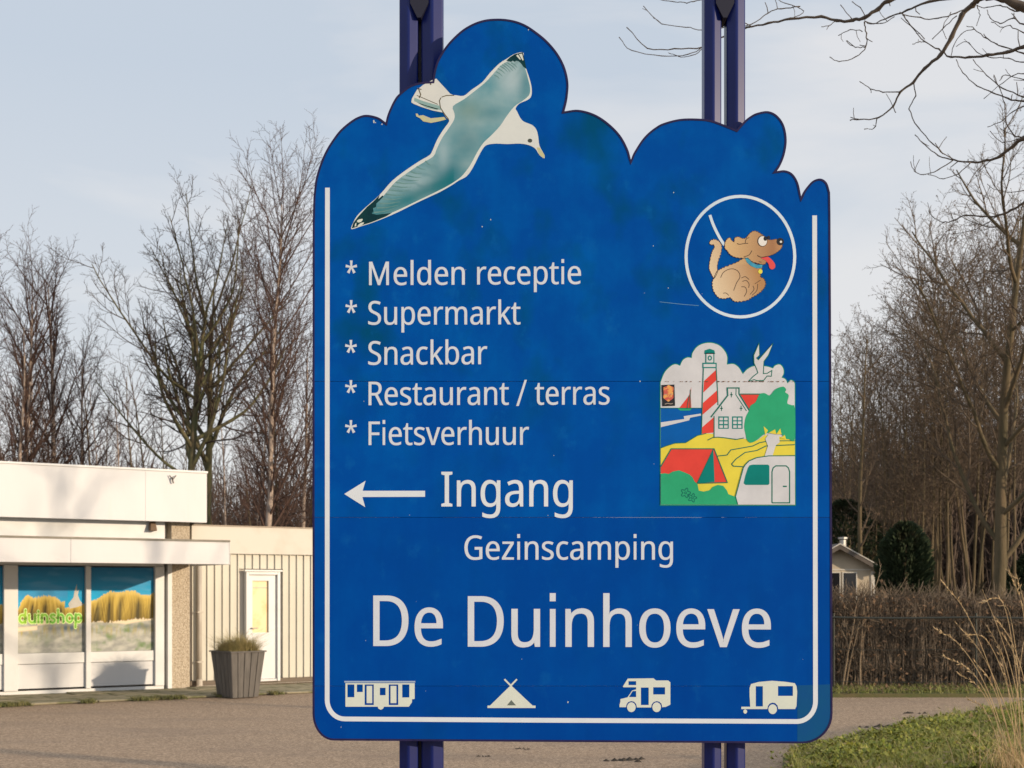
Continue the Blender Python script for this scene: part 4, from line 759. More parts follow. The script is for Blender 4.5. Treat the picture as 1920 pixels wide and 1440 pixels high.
# ---- posts: two parallel faceted profiles each, joined by plates
m_post = mat('post_blue', lin(6,24,92), .34, lin(14,30,98), scale=5, spec=.30)
m_dark = mat('post_gap', lin(12,14,40), .6)
def profile(b, cx, w, d, y0, z0, z1):
    """one hollow-section profile with chamfered corners"""
    hw = w/2; o = len(b.v); c = hw*.80*math.tan(R(27))
    pts = [(-hw, y0+c+.004), (-hw*.93, y0+c), (-hw*.1, y0), (hw*.1, y0), (hw*.93, y0+c), (hw, y0+c+.004), (hw, y0+d), (-hw, y0+d)]
    b.v += [(cx+x, y, z0) for x, y in pts] + [(cx+x, y, z1) for x, y in pts]
    b.f += [tuple(o+i for i in range(8))[::-1], tuple(o+i for i in range(8, 16))] + [(o+i, o+(i+1) % 8, o+(i+1) % 8+8, o+i+8) for i in range(8)]
yp = .058
for bx0, half in ((789, ((748,783),(789.5,830))), (1361, ((1321.5,1354),(1364,1399)))):
    px = (bx0-960)*K
    pb = MB()
    for a, b_ in half:
        f_ = K*(SY+yp)/SY
        profile(pb, ((a+b_)/2-960)*f_, (b_-a)*f_, .085, yp, -.3, 4.15)
    post = pb.build('post', m_post, sign, bevel=.004)
    if bx0 < 1000:                                        # the left post carries a narrow web between its profiles
        MB().box((783.5-960)*K*1.014, (789-960)*K*1.014, yp+.045, yp+.05, -.3, 4.1).build('web', m_dark, post)
    # wedge-shaped joining plates, the upper one just at the top of the view
    cx = ((half[0][1]+half[1][0])/2-960)*K*1.012
    for zt in (3.88, 2.6, 1.6, .5):
        w_ = .030; b = MB(); h_ = .055
        yb = yp - .006
        tri = [(cx-w_*1.15, zt+.05), (cx-w_*1.15, zt), (cx-.007, zt-h_), (cx+.007, zt-h_), (cx+w_*1.15, zt), (cx+w_*1.15, zt+.05)]
        b.v = [(x, yb, z) for x, z in tri] + [(x, yb+.09, z) for x, z in tri]
        b.f = [tuple(range(6)), tuple(range(6,12))[::-1]] + [(i, (i+1) % 6, (i+1) % 6+6, i+6) for i in range(6)]
        b.build('joining_plate', m_dark, post)
    for zt in (1.25, 2.2, 3.05):
        MB().box(px-.1, px+.1, .0185, yp+.002, zt, zt+.04).build('bracket', m_post, post)
    bs = MB().box(px-.16, px+.16, .0, .2, -.3, .06).build('base_plate', m_post, post)
# ------------------------------------------------------------------ the shop and its annex (facade runs back to the right)
FT = Vector((.8437, .5367)); FO = Vector((-8.084, 21.05)); FA = math.atan2(.5367, .8437)
def fs(px, n=0.0):
    """distance along the facade of picture column px, on a plane n metres in front of it"""
    k = (px-960)/FOC
    return (k*(FO.y-.8437*n) - FO.x - .5367*n)/(.8437 - .5367*k)
def fz(px, py, n=0.0):
    s = fs(px, n); Y = FO.y + .5367*s - .8437*n
    return EYE + (HOR-py)/FOC*Y
# local frame: x along the facade, -y towards the viewer, z up
shop = empty('shop_building', (FO.x, FO.y, 0), FA)
tag(shop, 'low white flat-roofed shop with a deep canopy and dune pictures in its windows', 'shop building')
m_wp = mat('white_cladding', (.635,.64,.66), .5, (.585,.59,.61), scale=1.1, detail=5, bump=.03, bscale=14, stretch=(1,1,.35))
add_patches(m_wp, (.62,.58,.52), 3.2, .6, .8, .35, (5,5,.3))
m_wf = mat('white_frame', (.69,.70,.71), .4, (.64,.645,.65), scale=2.5)
m_wall = mat('shop_wall', (.62,.58,.52), .7, (.55,.51,.46), scale=2)
m_felt = mat('roof_felt', (.07,.065,.06), .9, (.11,.1,.09), scale=6)
m_trimg = mat('canopy_edge', (.17,.155,.125), .6, (.23,.21,.17), scale=8)
m_peb = mat('pebbledash', (.56,.48,.37), .95, (.36,.29,.21), scale=42, detail=2, lo=.42, hi=.6, bump=1.0, bscale=48, third=((.68,.62,.52), 55, .58, .68, .9))
m_dk = mat('dark_gap', (.10,.085,.07), .8)
m_pipe = mat('grey_pipe', (.50,.46,.40), .5, (.42,.38,.33), scale=3)

NF = .28; NC = 1.9
z_ft, z_fb = fz(388, 885, NF), fz(388, 980, NF)
s_f = fs(388, NF)
z_ct, z_cb = fz(428, 1013, NC), fz(428, 1058.5, NC)
s_c = fs(428, NC)
S0 = -9.0
sP0, sP1 = fs(321), fs(355)                                   # pebbled pillar
# body behind the front, roof
MB().box(S0, sP1, .25, 7.5, 0, z_fb+.1).build('wall', m_wall, shop)
MB().box(S0, s_f-.02, .18, 7.6, z_fb+.1, z_ft-.05).build('roof', m_felt, shop)
# upper fascia made of wide panels with open joints
x = s_f; k = 0
while x > S0:
    x2 = max(S0, x - (2.44 if k else 1.05))
    MB().box(x2+.001, x-.001, -NF, -NF+.04, z_fb, z_ft-.025).build('fascia_panel', m_wp, shop, bevel=.002)
    x = x2; k += 1
MB().box(s_f-.04, s_f+.002, -NF+.042, 3.0, z_fb+.002, z_ft-.027).build('fascia_return', m_wp, shop)
MB().box(S0, s_f+.015, -NF-.015, -NF+.16, z_ft-.023, z_ft+.012).build('roof_edge', m_wf, shop, bevel=.004)
MB().box(S0, s_f-.05, -NF+.045, .25, z_fb+.02, z_fb+.05).build('soffit', m_trimg, shop)
# white band between fascia and canopy
zb0 = z_ct - .3
MB().box(S0, fs(308), -.03, .24, zb0, z_fb+.06).build('upper_wall_band', m_wf, shop)
# canopy
cn = MB().box(S0, s_c, -NC, -.05, z_cb+.05, z_ct-.04).build('canopy', m_wp, shop)
x = s_c; k = 0
while x > S0:
    x2 = max(S0, x - 2.45)
    MB().box(x2+.001, x-.001, -NC-.045, -NC-.003, z_cb, z_ct-.032).build('canopy_board', m_wp, cn, bevel=.004)
    x = x2
MB().box(S0, s_c+.012, -NC-.058, -.04, z_ct-.03, z_ct).build('canopy_trim', m_trimg, cn)
MB().box(s_c+.002, s_c+.012, -NC-.045, -.04, z_cb, z_ct-.032).build('canopy_end', m_wp, cn)
# pillar beside the windows
MB().box(sP0, sP1, -.02, .24, 0, z_fb+.05).build('pillar', m_peb, shop)
MB().box(sP0-.075, sP0-.005, -.06, .2, 0, z_cb+.05).build('corner_strip', m_wf, shop)
MB().box(fs(306), sP0-.08, .14, .2, 0, z_cb+.05).build('shadow_gap', m_dk, shop)
# bird spike and lamp on the fascia
hk = MB(); sx = fs(322, NF); zz = fz(322, 895, NF)
hk.tube([(sx, -NF-.03, zz), (sx, -NF-.05, zz-.06), (sx+.015, -NF-.04, zz-.10)], .012, 6)
hk.tube([(sx-.05, -NF-.03, zz+.03), (sx, -NF-.06, zz-.04), (sx+.06, -NF-.03, zz+.03)], .009, 6)
hk.build('fascia_hook', m_dk, shop)
sx = fs(283, -0.0); zz = fz(283, 987)
MB().hexa([(sx-.06,-.16,zz-.08),(sx+.06,-.16,zz-.08),(sx+.06,-.03,zz-.08),(sx-.06,-.03,zz-.08)], [(sx-.04,-.10,zz+.08),(sx+.05,-.10,zz+.08),(sx+.05,-.03,zz+.08),(sx-.04,-.03,zz+.08)]).build('wall_lamp', mat('lamp_brown',(.16,.1,.06),.5), shop, bevel=.01)

# ---- window front
def dunecol(u, v, seed=0):
    """printed dune landscape: u along both panes 0..2, v upwards 0..1"""
    top = .635 + .03*math.sin(u*5.2+.6) + .022*math.sin(u*15+1) + .04*fbm(u*3.0, 0, 5) + (.10*max(0,u-1.0))
    if u < .14: top -= (.14-u)*1.3
    if .70 < u < 1.02: top -= .06
    bot = .365 + .02*math.sin(u*3.4+1.2) + .02*fbm(u*5, 3, 1)
    edge = .02*fbm(u*40, v*6, 2)
    if v > top + edge:
        c = lerp(lin(10,166,220), lin(24,116,168), (v-.62)/.38)
        c = lerp(c, lin(110,172,212), .8*max(0, fbm(u*1.6+v*1.2, v*9, 7)))
        if u < .75: c = lerp(c, lin(70,140,196), .6*max(0, 1-abs(v-.68)/.12))
        return c
    if v > bot + edge*1.2:
        t = (v-bot)/(top-bot)
        st = fbm(u*30 + 2.2*math.sin(v*4+u*9), v*1.6, 3)
        c = lerp(lin(140,116,44), lin(206,178,82), .25+t*.8 + .8*st)
        bd = abs(math.sin(math.pi*(u*4.6 + .35*noise.noise(Vector((u*3, 1, 2))) + .10*(1-t))))
        strand = noise.noise(Vector((u*38 + 3*math.sin(u*7)*(1-t), v*1.4, 12)))
        c = lerp(c, lin(74,66,36), (.95*(1-bd)**1.6 + .55*max(0, strand) + .25*(1-t))*min(1, (1-t)*2.2))
        c = lerp(c, lin(244,222,140), .55*max(0, -strand)*t)
        c = lerp(c, lin(226,204,130), max(0, (t-.80)*3.0))
        return c
    path = .345 + .03*math.sin((u-.35)*2.6) - (.05 if .0 < u < .3 else 0)
    if u > 1.55: path = .34 + .05*math.sin((u-1.55)*3)
    d = abs(v-path)
    c = lerp(lin(188,188,180), lin(152,154,150), .5+1.1*fbm(u*6, v*16, 8))
    c = lerp(c, lin(116,138,100), 1.3*max(0, fbm(u*6, v*9, 21)+.08) * (1.0 if u > 1.1 else .4))
    if .45 < u < 1.05 and v < path: c = lerp(c, lin(62,88,108), .95*math.exp(-((u-.75)/.24)**2-((v-.285)/.045)**2))
    if u > 1.6 and v < path: c = lerp(c, lin(80,96,104), .8*math.exp(-((u-1.85)/.2)**2-((v-.29)/.035)**2))
    if v < path: c = lerp(c, lin(176,160,72), (.9 if u < .4 else .7)*max(0, fbm(u*20, v*5, 31)+.18)*math.exp(-((v-.25)/.07)**2))
    if u < .45 and v < path: c = lerp(c, lin(104,130,112), .8*max(0, fbm(u*16, v*6, 41)+.1)*math.exp(-((u-.3)/.12)**2-((v-.22)/.09)**2))
    c = lerp(lin(228,212,184), c, (d-.016)/.016)
    return c
m_film = attr_mat('window_film', .25, coat=.0, spec=.25)
edges = [(-168, -56), (-46, 5), (32, 158.5), (168, 288)]
z_t, z_b = fz(32, 1062), fz(32, 1225)
z_sill = fz(32, 1246)
z_g = .07
u0 = fs(32); u1 = fs(158.5)
def pane(sa, sb, ua, ub, parent):
    nx, nz = 96, 96; V = []; C = []
    for j in range(nz+1):
        for i in range(nx+1):
            V.append((sa+(sb-sa)*i/nx, .0, z_b+(z_t-z_b)*j/nz)); C.append(dunecol(ua+(ub-ua)*i/nx, j/nz))
    F = [(j*(nx+1)+i, j*(nx+1)+i+1, (j+1)*(nx+1)+i+1, (j+1)*(nx+1)+i) for j in range(nz) for i in range(nx)]
    return npmesh('pane', V, F, m_film, parent, cols=C)
spans = [(-280, -172, 0, 1, 0), (-160, -58, 1, 2, 0), (-46, 5, .55, 1, 0), (32, 158.5, 0, 1, 1), (168.5, 288, 1.0, 2.0, 0)]
wins = []
for a, b, ua, ub, has in spans:
    sa, sb = fs(a), fs(b)
    wn = MB().box(sa, sb, .008, .05, z_b, z_t).build('window', m_dk, shop)
    pane(sa, sb, ua, ub, wn)
    wins.append(wn)
    # parapet below: sill rail and lower panel, each a board of its own
    MB().box(sa, sb, -.045, .02, z_sill+.004, z_b-.003).build('sill_rail', m_wf, shop, bevel=.004)
    MB().box(sa, sb, -.03, .02, z_g+.03, z_sill-.004).build('lower_panel', m_wp, shop)
for a, b in ((-172,-160), (-58,-46), (5,32), (158.5,168.5), (288,305.5)):
    MB().box(fs(a)+.002, fs(b)-.002, -.085, .06, z_g, z_t+.02).build('window_post', m_wf, shop, bevel=.006)
MB().box(S0, fs(305.5), -.06, .06, z_t+.023, z_cb+.06).build('head_rail', m_wf, shop)
MB().box(S0, fs(305.5), -.05, .03, .01, z_g-.003).build('plinth_rail', m_wf, shop)

# "duinshop" in rounded green letters, cut film on the first pane
def strokes(ch):
    bowl = lambda cx, a0=0, a1=360: arc(cx, .5, .33, .42, a0, a1, 20)
    D_ = {'d': ([[ (x, y) for x, y in arc(.38,.42,.30,.36,0,360,22)], [(.68,1.25),(.68,.06)]], .98),
     'u': ([[(.08,.8),(.08,.4)]+[(.38-.30*math.cos(R(a)), .38-.32*math.sin(R(a))) for a in range(0,181,15)]+[(.68,.8)], [(.68,.8),(.68,.06)]], .94),
     'i': ([[(.08,.8),(.08,.06)], [(.08,1.08),(.08,1.12)]], .36),
     'n': ([[(.08,.8),(.08,.06)], [(.08,.45)]+[(.36-.28*math.cos(R(a)), .45+.34*math.sin(R(a))) for a in range(0,181,15)]+[(.64,.06)]], .90),
     's': ([spline([(.52,.70),(.36,.80),(.14,.74),(.10,.60),(.26,.46),(.44,.38),(.52,.22),(.40,.07),(.20,.05),(.05,.16)],4)], .78),
     'h': ([[(.08,1.25),(.08,.06)], [(.08,.45)]+[(.36-.28*math.cos(R(a)), .45+.34*math.sin(R(a))) for a in range(0,181,15)]+[(.64,.06)]], .90),
     'o': ([[(x,y) for x,y in arc(.38,.42,.30,.36,0,360,22)]], .92),
     'p': ([[(x,y) for x,y in arc(.40,.42,.30,.36,0,360,22)], [(.09,.8),(.09,-.45)]], .9)}
    return D_[ch]
def shop_word(w, y, m, name, parent, order):
    V = []; F = []; pen = 0
    for ch in 'duinshop':
        st, adv = strokes(ch)
        for ln in st:
            pts = [(x+pen, yy) for x, yy in ln]
            l, r = ribbon(pts, w); b = len(V); n = len(pts)
            V += l + r; F += [(b+i, b+i+1, b+n+i+1, b+n+i) for i in range(n-1)]
            for e in (pts[0], pts[-1]):                      # round ends
                b = len(V); V += [e] + [(e[0]+w/2*math.cos(t*math.pi/6), e[1]+w/2*math.sin(t*math.pi/6)) for t in range(12)]
                F += [(b, b+1+t, b+1+(t+1) % 12) for t in range(12)]
        pen += adv
    x0, x1 = fs(35), fs(155); zb = fz(95, 1168); sc = (x1-x0)/(pen-.05)
    V3 = [(x0 + x*sc, y, zb + z*sc*1.12) for x, z in V]
    me = bpy.data.meshes.new(name); me.from_pydata(V3, [], F)
    bm = bmesh.new(); bm.from_mesh(me); bmesh.ops.recalc_face_normals(bm, faces=bm.faces)
    for f in bm.faces:
        if f.normal.y > 0: f.normal_flip()
    bm.to_mesh(me); bm.free()
    return link(name, me, parent, m)
shop_word(.36, -.0015, mat('letter_outline_green', lin(206,232,150), .4), 'lettering_outline', wins[3], 0)
shop_word(.20, -.003, mat('letter_green', lin(96,188,44), .35, lin(150,196,30), scale=1.6, lo=.42, hi=.58), 'lettering', wins[3], 1)
# white gull printed beside the word
gx, gz_ = fs(140), fz(140, 1118)
gp = [(-.10,-.12),(-.02,-.02),(.0,.10),(.035,.2),(.04,.08),(.07,.12),(.05,.02),(.08,-.06),(.14,-.14),(.02,-.18),(-.08,-.2)]
me = bpy.data.meshes.new('gull_film'); me.from_pydata([(gx+x, -.001, gz_+z) for x, z in gp], [], [tuple(range(len(gp)))]); link('gull_film', me, wins[3], mat('gull_film_white', (.50,.50,.47), .4))

# ---- annex with vertical boards and a white door
annex = empty('annex_building', (FO.x, FO.y, 0), FA)
tag(annex, 'cream shed annex of vertical boards right of the shop, with a white door', 'shed')
NA = -.34
m_board = mat('cream_boards', (.62,.60,.52), .6, (.55,.53,.46), scale=1.6, detail=5, stretch=(3,3,.5))
m_fasc = mat('cream_fascia', (.60,.57,.51), .6, (.53,.48,.41), scale=2.0, detail=6, lo=.5, hi=.78)
A0, A1 = fs(357, NA), 9.5
za_t, za_m = fz(480, 989, NA), fz(520, 1040, NA)
MB().box(A0-.05, A1, .40, 6.0, 0, za_t-.06).build('wall', m_wall, annex)
MB().box(A0-.1, A1, .36, 6.1, za_t-.058, za_t-.01).build('roof', m_felt, annex)
x = A0; k = 0
while x < A1:
    x2 = min(A1, x+2.4)
    MB().box(x+.003, x2-.003, -NA-.06, -NA-.02, za_m, za_t).build('fascia_panel', m_fasc, annex, bevel=.004); x = x2
MB().box(A0, A1, -NA-.075, -NA+.1, za_t+.002, za_t+.02).build('roof_trim', mat('annex_trim', (.30,.24,.18), .5), annex)
d0, d1 = fs(459, NA), fs(523, NA)
zd = fz(490, 1072, NA)
# boards: a flat face with a raised rib at one edge
bw = (fs(571, NA) - fs(530.5, NA))/3.0
def board_mesh(z0, z1):
    b = MB()
    b.box(.0, bw*.84, .0, .02, z0, z1)
    b.box(bw*.86, bw*.995, -.028, .02, z0, z1)
    me = bpy.data.meshes.new('board'); me.from_pydata(b.v, [], b.f); me.materials.append(m_board); return me
bl_, bs_ = board_mesh(.10, za_m-.004), board_mesh(zd+.05, za_m-.004)
x = fs(530.5, NA); xs_ = [x + i*bw for i in range(-14, 46)]
for x in xs_:
    if x < A0 or x+bw > A1: continue
    short = x+bw > d0 and x < d1
    link('board', bs_ if short else bl_, annex, None, loc=(x, -NA, 0))
MB().box(A0, A1, -NA+.005, -NA+.06, .02, .097).build('plinth', mat('plinth_dark', (.16,.13,.10), .8), annex)
# door
fr = MB(); fw = .055
fr.box(d0, d0+fw, -NA-.07, -NA+.04, .05, zd); fr.box(d1-fw, d1, -NA-.07, -NA+.04, .05, zd); fr.box(d0+fw, d1-fw, -NA-.07, -NA+.04, zd-fw, zd); fr.box(d0+fw, d1-fw, -NA-.05, -NA+.04, .05, .09)
door = fr.build('door_frame', m_wf, annex, bevel=.005)
MB().box(d0-.03, d1+.03, -NA-.10, -NA-.02, zd+.004, zd+.032).build('drip_rail', m_wf, door)
w0, w1 = fs(472.5, NA), fs(503, NA); zw0, zw1 = fz(490, 1186, NA), fz(490, 1089, NA)
lf = MB(); yl0, yl1 = -NA-.02, -NA+.03; a, b = d0+fw+.004, d1-fw-.004
lf.box(a, w0, yl0, yl1, .095, zd-fw-.004); lf.box(w1, b, yl0, yl1, .095, zd-fw-.004); lf.box(w0, w1, yl0, yl1, .095, zw0); lf.box(w0, w1, yl0, yl1, zw1, zd-fw-.004)
leaf = lf.build('door', m_wf, annex)
MB().box(w0, w1, yl1-.01, yl1-.004, zw0, zw1).build('door_window', mat('yellowed_blind', lin(232,208,160), .35, lin(226,184,120), scale=3.2, lo=.45, hi=.7, coat=.4, third=(lin(214,160,96), 4.5, .62, .72, .8)), leaf)
MB().box(w0-.012, w1+.012, yl0-.01, yl0-.001, zw0-.03, zw0-.008).build('glazing_bar', m_wf, leaf)
MB().box(w0+.01, w1-.01, yl1-.016, yl1-.011, zw1-.13, zw1-.115).build('blind_rail', m_pipe, leaf)
hd = MB(); hd.tube([(a+.06, yl0-.002, 1.0), (a+.06, yl0-.05, 1.0), (a+.16, yl0-.05, 1.0)], .011, 8); hd.build('handle', m_pipe, leaf)
# rainwater pipe
pp = MB(); sx = fs(371.5, NA); pp.tube([(sx, -NA-.07, .12), (sx, -NA-.07, z_cb+.25)], .042, 12)
pipe = pp.build('rain_pipe', m_pipe, annex, smooth=True)
for zz in (.42, 1.28): MB().box(sx-.05, sx+.05, -NA-.125, -NA-.0, zz, zz+.025).build('pipe_clip', m_pipe, pipe)
MB().tube([(sx, -NA-.07, .13), (sx, -NA-.07, .02)], .055, 12).build('pipe_shoe', m_pipe, pipe)

# ---- narrow old pavement along the fronts (slabs with open joints)
pv = empty('pavement', (FO.x, FO.y, 0), FA); pv['kind'] = 'structure'
rng = random.Random(5)
prot = []
for q in range(6):
    b = MB(); b.box(.008, .992, .008, .642, -.03, .0)
    me = bpy.data.meshes.new('slab'); me.from_pydata(b.v, [], b.f)
    bm = bmesh.new(); bm.from_mesh(me); bmesh.ops.recalc_face_normals(bm, faces=bm.faces); bmesh.ops.bevel(bm, geom=list(bm.edges), offset=.01, segments=1, affect='EDGES'); bm.to_mesh(me); bm.free()
    me.materials.append(m_apron); prot.append(me)
for i in range(-5, 11):
    for j in range(3):
        o = link('slab', rng.choice(prot), pv, None, loc=(i*1.0 + (.5 if j % 2 else 0), -.03-.65*(j+1)+ (0 if i < 3 else .0), .022+rng.uniform(-.006,.006)), rot=(rng.uniform(-.006,.006), rng.uniform(-.006,.006), 0))

# ---- tapered plank planter with its plant
P0 = at(447, 1309, 2500*EYE/200.0); Pc = Vector((P0.x-.07, P0.y+.30, 0))
pl = empty('planter', (Pc.x, Pc.y, 0), R(43))
tag(pl, 'tapered grey planter of weathered planks in front of the white door', 'planter')
m_plank = mat('weathered_planks', (.14,.128,.116), .8, (.09,.083,.076), scale=3, detail=6, stretch=(6,6,.8), bump=.3, bscale=30)
ht, tw, bw_ = .70, .305, .232
def planter_plank(side, i, n):
    f0, f1 = -1+2*i/n, -1+2*(i+1)/n
    g_ = .012
    a0, a1 = f0*bw_+g_*.4, f1*bw_-g_*.4; c0, c1 = f0*tw+g_*.4, f1*tw-g_*.4
    th = .022
    lo = [(a0,-bw_,0.0),(a1,-bw_,0.0),(a1,-bw_+th,0.0),(a0,-bw_+th,0.0)]; hi = [(c0,-tw,ht),(c1,-tw,ht),(c1,-tw+th,ht),(c0,-tw+th,ht)]
    M = Matrix.Rotation(side*math.pi/2, 4, 'Z')
    b = MB(); b.hexa([M @ Vector(p) for p in lo], [M @ Vector(p) for p in hi])
    b.build('plank', m_plank, pl, bevel=.003)
for sd_ in range(4):
    for i in range(5): planter_plank(sd_, i, 5)
rim = MB()
for sd_ in range(4):
    M = Matrix.Rotation(sd_*math.pi/2, 4, 'Z'); q = tw+.018
    pts = [M @ Vector(p) for p in ((-q,-q,ht+.003),(q,-q,ht+.003),(q-.05,-q+.05,ht+.003),(-q+.05,-q+.05,ht+.003))]
    rim.hexa(pts, [p + Vector((0,0,.022)) for p in pts])
rim.build('rim', m_plank, pl)
MB().box(-tw+.045, tw-.045, -tw+.045, tw-.045, ht-.12, ht-.07).build('soil', m_soil, pl)

def blades(n, area_f, h, w, lean, rng_, seg=2, z0=0.0):
    """n curved grass blades; returns vertex and quad arrays"""
    V = []; F = []
    for _ in range(n):
        x, y, hh = area_f(); hh *= h*rng_.uniform(.5, 1.2); a = rng_.uniform(0, 6.283); la = rng_.uniform(.1, 1)*lean*hh
        b = a + rng_.uniform(-1.2, 1.2); wx, wy = math.cos(a)*w*.5, math.sin(a)*w*.5; dx, dy = -math.sin(b)*la, math.cos(b)*la
        o = len(V)
        for k in range(seg+1):
            t = k/seg; ww = 1-t*.85
            px_, py_, pz_ = x+dx*t*t, y+dy*t*t, z0+hh*t*(1-.15*t*lean)
            V += [(px_-wx*ww, py_-wy*ww, pz_), (px_+wx*ww, py_+wy*ww, pz_)]
        F += [(o+2*k, o+2*k+1, o+2*k+3, o+2*k+2) for k in range(seg)]
    return V, F
rng = random.Random(8)
m_dry = mat('dry_plant', (.40,.31,.14), .8, (.25,.23,.09), scale=9)
def area_p():
    x, y = rng.uniform(-.24,.24), rng.uniform(-.24,.24); return x, y, (1.1 - 2.2*abs(x+y*.3))*(1 if rng.random() > .1 else 1.5)
V, F = blades(4200, area_p, .33, .008, 1.2, rng, 3)
plant = npmesh('planter_plant', V, F, m_dry, loc=(Pc.x, Pc.y, ht-.07), rot=(0,0,R(43)))
tag(plant, 'straw-coloured dry plant tuft growing in the tapered grey planter', 'plant')
# ------------------------------------------------------------------ bare winter trees
def tubes(chains, k):
    """chains: list of (points, radii) -> vertex array and quad array of k-sided tubes"""
    by = {}
    for p, r in chains: by.setdefault(len(p), []).append((p, r))
    VV = []; FF = []; off = 0
    ang = np.arange(k)*2*np.pi/k
    for n, L_ in by.items():
        P = np.array([c[0] for c in L_], dtype=np.float64); Rr = np.array([c[1] for c in L_], dtype=np.float64)
        T = np.empty_like(P); T[:,1:-1] = P[:,2:]-P[:,:-2]; T[:,0] = P[:,1]-P[:,0]; T[:,-1] = P[:,-1]-P[:,-2]
        T /= np.linalg.norm(T, axis=2, keepdims=True)+1e-12
        ref = np.where(np.abs(T[:,:1,2:3]) < .8, np.array([0,0,1.0]), np.array([1.0,0,0])); ref = np.broadcast_to(ref, T.shape)
        U = np.cross(T, ref); U /= np.linalg.norm(U, axis=2, keepdims=True)+1e-12
        W = np.cross(T, U)
        V = P[:,:,None,:] + (U[:,:,None,:]*np.cos(ang)[None,None,:,None] + W[:,:,None,:]*np.sin(ang)[None,None,:,None])*Rr[:,:,None,None]
        m_ = len(L_)
        idx = off + np.arange(m_*n*k).reshape(m_, n, k)
        a = idx[:,:-1,:]; b = np.roll(a, -1, axis=2); c = np.roll(idx[:,1:,:], -1, axis=2); d = idx[:,1:,:]
        FF.append(np.stack([a,b,c,d], axis=-1).reshape(-1,4)); VV.append(V.reshape(-1,3)); off += m_*n*k
    return np.concatenate(VV), np.concatenate(FF)

def rdir(rng, d, ang, az=None):
    """direction d turned by ang about a random axis square to it"""
    d = Vector(d); ref = Vector((0,0,1)) if abs(d.z) < .9 else Vector((1,0,0))
    u = d.cross(ref).normalized(); w = d.cross(u)
    az = rng.uniform(0, 6.283) if az is None else az
    return (d*math.cos(ang) + (u*math.cos(az)+w*math.sin(az))*math.sin(ang)).normalized()

def grow(rng, p, d, Ln, r, lv, spec, out_):
    """one branch and everything on it; out_[lv] collects chains"""
    S_ = spec[lv]; n = S_['n']; step = Ln/n; p = Vector(p); d = Vector(d)
    pts = [tuple(p)]; rad = [r]; dirs = [d.copy()]
    tip = S_.get('tip', .35)
    for i in range(n):
        w = S_['wig']
        d = (d + Vector((rng.uniform(-w,w), rng.uniform(-w,w), rng.uniform(-w,w)+S_['up']))).normalized()
        p = p + d*step; pts.append(tuple(p)); rad.append(r*(1-(1-tip)*(i+1)/n)); dirs.append(d.copy())
    out_[lv].append((pts, rad))
    if lv+1 >= len(spec): return
    N_ = spec[lv+1]; cnt = N_['cnt']; cnt = max(1, int(round(cnt*rng.uniform(.8,1.2)*min(1.3, max(.45, Ln/S_['ref'])))))
    az = rng.uniform(0, 6.283)
    for i in range(cnt):
        t = N_['t0'] + (1-N_['t0'])*(i+rng.uniform(.1,.9))/cnt
        f = t*n; k = min(n-1, int(f)); q = Vector(pts[k]).lerp(Vector(pts[k+1]), f-k)
        az += 2.4 + rng.uniform(-.5,.5)
        dd = rdir(rng, dirs[k], R(rng.uniform(*N_['ang'])), az)
        rr = min(rad[k]*.8, r*N_['rr']*rng.uniform(.75,1.15)*(1-.35*t))
        grow(rng, q, dd, Ln*N_['len']*rng.uniform(.7,1.25)*(1-N_.get('dec',.45)*t), max(rr, N_['rmin']), lv+1, spec, out_)

def tree(name, loc, trunks, spec, m_tr, m_tw, seed, buds=0, m_bud=None, sides=(9,5,3,3), limbs=False, bud=.03):
    """trunks: list of (base, direction, length, radius).  Children: trunk, crown (or branches and twigs)"""
    rng = random.Random(seed)
    root = empty(name, loc)
    out_ = [[] for _ in spec]
    for b, d, Ln, r in trunks: grow(rng, b, Vector(d).normalized(), Ln, r, 0, spec, out_)
    V, F = tubes(out_[0], sides[0]); npmesh('trunk', V, F, m_tr, root, smooth=True)
    if limbs:
        for c in out_[1]:
            V, F = tubes([c], sides[1]); npmesh('branch', V, F, m_tr, root, smooth=True)
        lev = range(2, len(spec))
    else: lev = range(1, len(spec))
    VV = []; FF = []; off = 0
    for lv in lev:
        if not out_[lv]: continue
        V, F = tubes(out_[lv], sides[min(lv, 3)]); VV.append(V); FF.append(F+off); off += len(V)
    if buds:
        tips_ = [c[0][-1] for c in out_[-1]] + [c[0][len(c[0])//2] for c in out_[-1]]
        rng.shuffle(tips_); tips_ = tips_[:buds]
        B = []; G = []
        for t in tips_:
            s_ = bud*rng.uniform(.5,1.2); x, y, z = t; a = rng.uniform(0,3.14); ca, sa = math.cos(a)*s_*.55, math.sin(a)*s_*.55
            o_ = len(B); B += [(x-ca,y-sa,z),(x,y,z-s_),(x+ca,y+sa,z),(x,y,z+s_*.5)]; G.append((o_,o_+1,o_+2,o_+3))
        ob = npmesh('catkins', B, G, m_bud or m_tw, root); ob['kind'] = 'stuff'
    npmesh('crown' if not limbs else 'twigs', np.concatenate(VV), np.concatenate(FF), m_tw, root, smooth=False)['kind'] = 'stuff'
    return root

